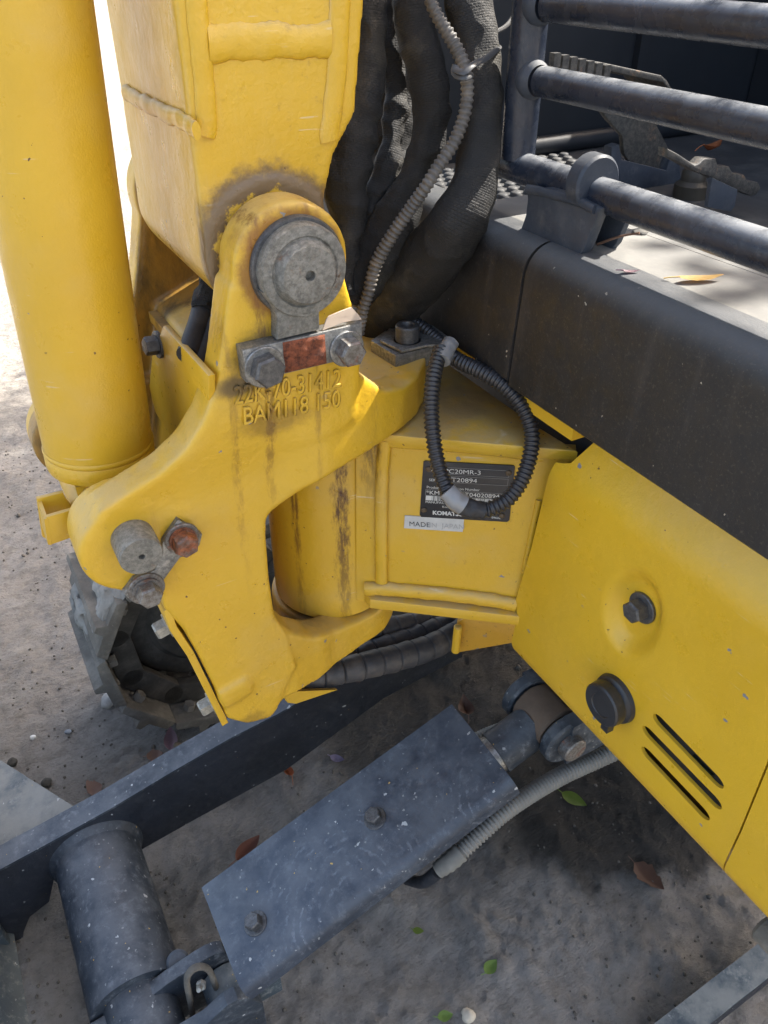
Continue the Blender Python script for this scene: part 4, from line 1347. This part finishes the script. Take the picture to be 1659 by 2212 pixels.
part('rod_eye', b, plain('brown_muddy_steel', (.12, .085, .06), .75, .3, .3, .001, 40, .4, (.18, .13, .09)), BC, 40)
for s_ in (1, -1):
    b = new()
    y0_ = ce.y + s_ * .031
    add_cyl(b, (ce.x, y0_, ce.z), (ce.x, y0_ + s_ * .018, ce.z), .034, 40, .003)
    add_box(b, (ce.x, min(y0_, y0_ + s_ * .022) + .001, ce.z - .038), (ce.x + .36, max(y0_, y0_ + s_ * .022) - .001, ce.z + .034))
    part('cylinder_lug', b, M['blue'], BC, 40)
b = new()
add_cyl(b, ce - EY * .03, ce - EY * .064, .017, 32, .002)
part('rod_pin', b, M['boltmid'], BC, 30)
# clevis at the blade end
for L, y_ in ((((150, 2272), (250, 2212), (364, 2125), (430, 2081), (452, 2068), (470, 2060), (486, 2058), (510, 2075)), .515), (((330, 2282), (448, 2212), (492, 2172), (515, 2160), (540, 2156), (570, 2170)), .452)):
    b = new()
    tp_ = [PY(u, v, y_) for u, v in L]
    add_prism(b, tp_ + [Vector((tp_[-1].x, y_, tp_[-1].z - .07)), Vector((tp_[0].x, y_, tp_[0].z - .07))], (0, .018, 0), .003)
    part('clevis_plate', b, M['blue'], BC, 30)
b = new()
ec = PY(492, 2118, .492) + Vector((0, 0, -.028))
add_cyl(b, Vector((ec.x, .472, ec.z)), Vector((ec.x, .513, ec.z)), .030, 40, .002)
add_box(b, (ec.x, .473, ec.z - .026), (ec.x + .06, .512, ec.z + .024))
part('rod_eye', b, M['bluedusty'], BC, 40)
b = new()
hp = [(418, 2200), (412, 2165), (404, 2120), (412, 2098), (432, 2088), (452, 2096), (466, 2130), (470, 2138)]
hb = PY(430, 2110, .49)
add_tube(b, [(PY(u, v, .493), .0046) for u, v in hp], .004, 10, flat=.8)
part('grease_nipple_guard', b, M['mudsteel'], BC, 50)
b = new()
np_ = PY(436, 2126, .497)
hexbolt(b, np_, -FW, .011, .006)
add_lathe(b, at(np_ - FW * .006, (-FW + Vector((0, 0, .3)))), [(.0028, 0), (.0022, .005), (.0034, .0075), (.0026, .010), (0, .010)], 14)
part('grease_nipple', b, M['boltpale'], BC, 40)
b = new()
add_cyl(b, PY(385, 2078, .535), PY(385, 2078, .565), .014, 24, .003)
part('clevis_pin', b, M['blue'], BC, 40)

# --- grey corrugated hoses along the blade cylinder
corrugated([(1400, 1590, 1.08, 20), (1290, 1640, 1.06, 20), (1220, 1672, 1.04, 20), (1155, 1709, 1.015, 20), (1092, 1752, .99, 20), (1042, 1797, .975, 19.5), (985, 1850, .965, 19)], .0052, .16, M['greytube'], 'corrugated_hose', 18)
corrugated([(1140, 1555, 1.12, 12), (1085, 1572, 1.11, 13), (1030, 1595, 1.10, 13), (960, 1640, 1.09, 13)], .0040, .10, M['greytube'], 'corrugated_hose', 16)
bm = new()
add_tube(bm, [(PD(u, v, d), r * d / F) for u, v, d, r in ((996, 1840, .965, 20.5), (972, 1861, .963, 20.5), (946, 1880, .966, 18))], .003, 18, rad=lambda s: 1 + .06 * math.sin(s * 700))
part('hose_tape', bm, plain('dusty_pale_tape', (.17, .165, .145), .8, .3), None, 50)
bm = new()
add_tube(bm, [(PD(u, v, d), r * d / F) for u, v, d, r in ((945, 1884, .965, 15), (925, 1900, .975, 14), (908, 1906, .99, 13), (880, 1900, 1.02, 12))], .003, 14)
part('hose_fitting', bm, M['blueface'], None, 50)
# boss of the lower frame peeping below the cover
bm = new()
p = PX(1668, 2022, .475)
add_cyl(bm, p + Vector((0, -.02, 0)), p + Vector((0, .012, 0)), .014, 24, .003)
part('frame_boss', bm, M['mudsteel'], None, 40)

# --- far crawler track
TY = .985
TCX, TCZ, TR = .235, -.965, .190
TR_ = None
bm = new()
add_lathe(bm, at((TCX, TY + .10, TCZ), EY), [(0, -.03), (.10, -.03), (.11, -.022), (.135, -.022), (.15, -.012), (.15, .03), (0, .03)], 48)
TRK = part('crawler_track', bm, M['greysteel'], None, 35, 'muddy steel crawler track on the far side')
pitch = .112
per_arc = math.pi * TR
def track_at(s):
    """s along the run: 0 at the bottom under the idler, forward and up the front, then back along the top"""
    if s < 0: return Vector((TCX - s, 0, TCZ - TR)), Vector((-1, 0, 0)), Vector((0, 0, -1))
    if s < per_arc:
        a = s / TR
        return Vector((TCX - TR * math.sin(a), 0, TCZ - TR * math.cos(a))), Vector((-math.cos(a), 0, math.sin(a))), Vector((-math.sin(a), 0, -math.cos(a)))
    return Vector((TCX + (s - per_arc), 0, TCZ + TR)), Vector((1, 0, 0)), Vector((0, 0, 1))
shoe = new()
SW = .21
prof = [(-.056, .0), (-.050, .012), (-.012, .014), (-.006, .030), (.004, .030), (.010, .014), (.050, .012), (.054, .004), (.054, -.004), (-.056, -.008)]
add_prism(shoe, [Vector((a_, 0, h_)) for a_, h_ in prof], (0, SW, 0), .002)
sm = bpy.data.meshes.new('track_shoe'); bmesh.ops.recalc_face_normals(shoe, faces=shoe.faces); shoe.to_mesh(sm); shoe.free(); finish(sm, 30); sm.materials.append(M['mudsteel'])
link = new()
lk = []
for k in range(12):
    a_ = math.pi / 2 + math.pi * k / 11
    lk.append(Vector((-.045 + .022 * math.cos(a_), 0, -.03 + .022 * math.sin(a_))))
for k in range(12):
    a_ = -math.pi / 2 + math.pi * k / 11
    lk.append(Vector((.045 + .022 * math.cos(a_), 0, -.03 + .022 * math.sin(a_))))
add_prism(link, lk, (0, .018, 0), .002)
lm = bpy.data.meshes.new('track_link'); bmesh.ops.recalc_face_normals(link, faces=link.faces); link.to_mesh(lm); link.free(); finish(lm, 30); lm.materials.append(M['greysteel'])
nut = new(); hexbolt(nut, (0, 0, 0), (0, 0, -1), .019, .013); nm = bpy.data.meshes.new('track_nut'); nut.to_mesh(nm); nut.free(); finish(nm, 30); nm.materials.append(M['mudsteel'])
def put(name, me, m):
    o = bpy.data.objects.new(name, me); COL.objects.link(o)
    o.parent = TRK
    o.matrix_basis = Matrix.Translation((0, 0, H)) @ m
    return o
s = -.95
while s < per_arc + .9:
    p, t, n_ = track_at(s)
    m = Matrix.Identity(4)
    y_ = n_.cross(t)
    yv = EY if True else y_
    # frame: x = along, y = +Y, z = outward
    xax = t; zax = n_
    yax = zax.cross(xax)
    for i in range(3): m[i][0], m[i][1], m[i][2] = xax[i] * (1 if yax.y > 0 else -1), EY[i], zax[i]
    base = p + EY * TY
    put('track_shoe', sm, Matrix.Translation(base) @ m)
    for yo in (.045, .135): put('track_link', lm, Matrix.Translation(base + EY * yo) @ m)
    for yo in (.030,): put('track_nut', nm, Matrix.Translation(base + EY * yo + t * .022 - n_ * .006) @ m)
    s += pitch
bm = new()                                            # mud caked between the shoes at the front
for k in range(60):
    s = random.uniform(.02, per_arc * .92)
    p, t, n_ = track_at(s)
    c = p + EY * (TY + random.uniform(.02, SW)) + n_ * random.uniform(.004, .014)
    r_ = random.uniform(.012, .030)
    r = bmesh.ops.create_icosphere(bm, subdivisions=3, radius=r_, matrix=Matrix.Translation(c))
    for v in r['verts']:
        d_ = v.co - c
        d_ -= n_ * d_.dot(n_) * .55
        v.co = c + d_ * (1 + .6 * noise.noise(v.co * 45) + .3 * noise.noise(v.co * 130))
o = part('caked_mud', bm, M['mud'], TRK, 60); o['kind'] = 'stuff'
bm = new()
add_box(bm, (TCX + .05, TY + .05, TCZ - .05), (1.35, TY + .17, TCZ + .06))
part('track_frame', bm, M['greysteel'], TRK)

# ------------------------------------------------------------------ tree behind the machine, it dapples the yard
TREE = thing('shade_tree', (3.9, 1.62, 0), 'leafy tree standing behind the excavator', 'tree')
b = new()
g0 = Vector((3.9, 1.62, -H))
add_tube(b, [(g0, .13), (g0 + Vector((-.05, 0, 1.2)), .10), (g0 + Vector((-.2, -.05, 2.4)), .075), (g0 + Vector((-.5, .05, 3.6)), .05), (g0 + Vector((-.8, .1, 4.6)), .02)], .08, 14, disp=lambda p, a, s: .012 * noise.noise(p * 9))
for e in ((-1.2, -.25, 3.9), (-1.0, .5, 3.7), (.7, -.2, 4.0), (-.2, .9, 4.1), (-1.6, 0, 4.1)):
    add_tube(b, [(g0 + Vector((-.2, -.05, 2.3)), .05), (g0 + Vector((e[0] * .5, e[1] * .5, 3.0)), .03), (g0 + Vector(e), .01)], .08, 10)
add_tube(b, [(g0 + Vector((-.15, -.04, 2.2)), .03), (Vector((3.2, 1.1, 1.7)), .015), (Vector((2.75, .6, 1.95)), .008), (Vector((2.52, .4, 1.97)), .004)], .08, 8)
part('trunk', b, plain('bark', (.10, .075, .055), .9, .3, .3, .006, 25), TREE, 60)
b = new()
random.seed(21)
cl = []
for k in range(34):
    cl.append((g0 + Vector((random.uniform(-1.6, .8), random.uniform(-.22, .85), random.uniform(3.1, 4.6))), random.uniform(.22, .40)))
for k in range(12000):
    c, r_ = random.choice(cl)
    p = c + Vector((random.gauss(0, 1), random.gauss(0, 1), random.gauss(0, .7))) * r_ * .6
    d = Vector((random.gauss(0, 1), random.gauss(0, 1), random.gauss(0, .4))).normalized()
    w = d.cross(Vector((random.gauss(0, 1), random.gauss(0, 1), random.gauss(0, 1)))).normalized()
    L = random.uniform(.07, .12)
    b.faces.new([b.verts.new(q) for q in (p, p + d * L * .5 + w * L * .22, p + d * L, p + d * L * .5 - w * L * .22)])
for cc in (Vector((2.52, .40, 1.98)), Vector((2.60, .56, 1.92)), Vector((2.66, .28, 2.02)), Vector((2.75, .46, 2.05))):
    for k in range(90):
        p = cc + Vector((random.gauss(0, .05), random.gauss(0, .05), random.gauss(0, .03)))
        d = Vector((random.gauss(0, 1), random.gauss(0, 1), random.gauss(0, .4))).normalized()
        w = d.cross(Vector((random.gauss(0, 1), random.gauss(0, 1), random.gauss(0, 1)))).normalized()
        b.faces.new([b.verts.new(q) for q in (p, p + d * .03 + w * .013, p + d * .06, p + d * .03 - w * .013)])
part('crown', b, plain('tree_leaf', (.06, .10, .025), .5, .4), TREE, None)

# ------------------------------------------------------------------ leaves and stones lying about
def leaf_mat(name, col, col2):
    s = NT(name)
    c = s.mix(s.noise(70, 5, .6), col, col2)
    s.put(s.b.inputs['Subsurface Weight'], 0.0)
    return s.out(c, .55, 0, s.bump(s.noise(180, 4, .6), .0005, .5), .4)
LM = {'pink': leaf_mat('pink_leaf', (.34, .22, .24), (.25, .15, .17)), 'tan': leaf_mat('tan_leaf', (.30, .19, .14), (.22, .13, .09)),
      'rust': leaf_mat('rust_leaf', (.26, .10, .06), (.17, .07, .045)), 'orange': leaf_mat('orange_leaf', (.42, .15, .06), (.3, .1, .04)),
      'lilac': leaf_mat('lilac_leaf', (.28, .24, .33), (.2, .17, .25)), 'green': leaf_mat('green_leaf', (.20, .27, .045), (.13, .19, .03)),
      'lime': leaf_mat('lime_leaf', (.22, .33, .08), (.15, .24, .05)), 'brown': leaf_mat('brown_leaf', (.16, .09, .06), (.11, .06, .04)),
      'yellow': leaf_mat('yellow_leaf', (.60, .42, .16), (.5, .3, .1))}
def leaf(L, W, a, pos, matk, label, curl=.3, fold=.25, tilt=(0, 0), stem=.25, group=None, jag=0.0, name='fallen_leaf'):
    b = new()
    n = 14
    rows = []
    for i in range(n + 1):
        t = i / n
        w = W * (math.sin(math.pi * min(1, t ** .8)) ** .9) * .5 + .0004
        if jag: w *= 1 + jag * noise.noise(Vector((t * 9, L * 77, 1)))
        x = (t - .5) * L
        z = curl * L * ((t - .5) ** 2) * 1.6
        rows.append([b.verts.new((x, q * w, z + fold * abs(q) * w + .0006 * noise.noise(Vector((x * 200, q, t * 5))))) for q in (-1, -.5, 0, .5, 1)])
    for A, B in zip(rows, rows[1:]):
        for k in range(4): b.faces.new((A[k], A[k + 1], B[k + 1], B[k]))
    r = bmesh.ops.solidify(b, geom=list(b.faces), thickness=.0006)
    if stem:
        add_tube(b, [(Vector((-.5 * L + .002, 0, curl * L * .4)), .0006), (Vector((-.5 * L - L * stem * .5, .002, curl * L * .3)), .0005), (Vector((-.5 * L - L * stem, .004, curl * L * .1)), .0005)], .002, 6)
    me = bpy.data.meshes.new(name)
    bmesh.ops.recalc_face_normals(b, faces=b.faces)
    b.to_mesh(me); b.free(); finish(me, 60); me.materials.append(LM[matk])
    o = bpy.data.objects.new(name, me); COL.objects.link(o)
    o.location = pos + Vector((0, 0, H)); o.rotation_euler = (tilt[0], tilt[1], a)
    o['label'] = label; o['category'] = 'leaf'; o['group'] = group or 'dead leaves on the ground'
    return o
def gleaf(p0, p1, wpx, *a, **k):
    """lay a leaf on the ground from its base to its tip"""
    z = k.pop('z', None)
    zz = -H if z is None else z
    q0, q1 = PZ(*p0, zz), PZ(*p1, zz)
    c = (q0 + q1) / 2
    if z is None: c.z = gh(c.x, c.y) - H + .003
    else: c.z = z + .002
    d = q1 - q0
    W = wpx * c.dot(FW) / F
    return leaf(d.length, W, math.atan2(d.y, d.x), c, *a, **k)
gleaf((372, 1630), (370, 1578), 28, 'pink', 'folded pink leaf on the mud just below the track', .3, .5)
gleaf((318, 1640), (354, 1632), 34, 'tan', 'crumpled pale brown leaf beside the folded pink one', .5, .3, jag=.5)
gleaf((192, 1718), (222, 1700), 50, 'tan', 'tan pointed leaf touching the top of the long dark dozer arm', .4, .35, jag=.7)
gleaf((634, 1694), (614, 1655), 18, 'orange', 'curled bright orange leaf behind the long dark dozer arm', 1.0, .9)
gleaf((714, 1642), (745, 1650), 18, 'lilac', 'small lilac leaf between the dozer arm and the guard plate', .4, .3)
gleaf((512, 1866), (562, 1812), 34, 'rust', 'large rust red leaf beside the left edge of the guard plate', .25, .45)
gleaf((1214, 1712), (1268, 1740), 30, 'green', 'long green leaf on the dark ground below the grey corrugated hose', .1, .15)
gleaf((1368, 1870), (1432, 1928), 44, 'brown', 'broad brown leaf on the ground near the vent slots', .2, .3, jag=.4)
gleaf((1048, 2108), (1072, 2078), 26, 'lime', 'small bright green leaf alone on bare ground near the bottom edge', .3, .35)
gleaf((945, 2208), (978, 2200), 22, 'lime', 'bright green leaf next to the beige nut at the bottom edge', .2, .3)
gleaf((892, 2010), (916, 2012), 14, 'green', 'faded little green leaf half sunk in the mud', .1, .1)
gleaf((1012, 1560), (1000, 1515), 34, 'brown', 'curled brown leaf in the shade behind the upper end of the guard plate', .9, .7)
fz = -.2085
gleaf((1462, 612), (1560, 606), 30, 'yellow', 'large pale yellow leaf on the sunlit step', .2, .2, z=fz, stem=.3, group='leaves on the machine floor')
gleaf((1340, 594), (1380, 594), 12, 'pink', 'small pinkish leaf on the sunlit step', .3, .4, z=fz, group='leaves on the machine floor')
b = new()
add_tube(b, [(PZ(1290, 528, -.205), .0012), (PZ(1335, 512, -.196), .0010), (PZ(1372, 505, -.190), .0008), (PZ(1388, 503, -.188), .0013)], .003, 6)
me = bpy.data.meshes.new('twig'); b.to_mesh(me); b.free(); me.transform(Matrix.Translation((0, 0, H))); finish(me, 60); me.materials.append(LM['brown'])
tw = bpy.data.objects.new('twig', me); COL.objects.link(tw)
tw['label'], tw['category'] = 'thin brown twig sticking out from the dirt beside the rail mount', 'twig'
gleaf((1515, 335), (1555, 322), 28, 'orange', 'orange brown leaf behind the toothed pedal', .5, .6, z=-.20, group='leaves on the machine floor')
def stone(u, v, rpx, col, label, z=None, sq=.7, name='pebble', cat='stone', seed=0, mat=None):
    c = PZ(u, v, -H if z is None else z)
    r_ = rpx * c.dot(FW) / F
    b = new()
    bmesh.ops.create_icosphere(b, subdivisions=3, radius=r_)
    for q in b.verts:
        k = 1 + .35 * noise.noise(q.co / r_ * 1.1 + Vector((seed, seed * 2, 0))) + .1 * noise.noise(q.co / r_ * 4)
        q.co = Vector((q.co.x * k, q.co.y * k, q.co.z * k * sq))
    me = bpy.data.meshes.new(name); b.to_mesh(me); b.free(); finish(me, 60)
    me.materials.append(mat or plain(name + '_stone', col, .85, .25, .3, .001, 120))
    o = bpy.data.objects.new(name, me); COL.objects.link(o)
    zz = (gh(c.x, c.y) - H + r_ * sq * .45) if z is None else z + r_ * sq * .7
    o.location = (c.x, c.y, zz + H)
    o['label'] = label; o['category'] = cat; o['group'] = 'loose stones and clods'
    return o
stone(240, 1519, 18, (.30, .29, .265), 'pale stone lying against the front of the crawler track', seed=1)
stone(387, 1618, 12, (.14, .11, .075), 'brown pebble touching the folded pink leaf', seed=2)
stone(28, 1649, 11, (.05, .048, .042), 'dark clod at the upper edge of the dusty gusset plate', seed=3, name='clod', cat='clod')
stone(102, 1692, 11, (.05, .048, .042), 'dark clod lower down the edge of the dusty gusset plate', seed=4, name='clod', cat='clod')
stone(147, 1580, 7, (.2, .22, .24), 'bluish grey pebble on the open mud', seed=5)
stone(74, 1597, 6, (.5, .5, .48), 'tiny whitish chip on the open mud', seed=6)
stone(1010, 2200, 15, (.45, .40, .31), 'beige oval nut shell at the bottom edge', seed=7, name='nut_shell', cat='nut')
stone(1382, 504, 16, (.10, .095, .085), 'flat grey clod on the step below the lowest rail', z=-.2085, sq=.3, seed=8, name='clod', cat='clod')
stone(1285, 520, 13, (.08, .062, .035), 'brown crumb of dirt tucked beside the rail mount', z=-.2085, sq=.6, seed=9, name='clod', cat='clod')
# grit scattered over the ground: nobody could count it
b = new()
random.seed(11)
for k in range(3200):
    x_, y_ = random.uniform(-.5, 1.0), random.uniform(.15, 2.3)
    if noise.noise(Vector((x_ * 4, y_ * 4, 3))) < -.15: continue
    r_ = random.uniform(.0010, .0030) * (1.9 if random.random() < .05 else 1)
    c = Vector((x_, y_, gh(x_, y_) - H + r_ * .3))
    r = bmesh.ops.create_icosphere(b, subdivisions=1, radius=r_, matrix=Matrix.Translation(c))
    for v in r['verts']: v.co = c + (v.co - c) * (1 + .5 * noise.noise(v.co * 400))
obj('grit', b, plain('grit_grains', (.10, .09, .075), .9, .7, .3, .001, 60), None, 60, kind='stuff')
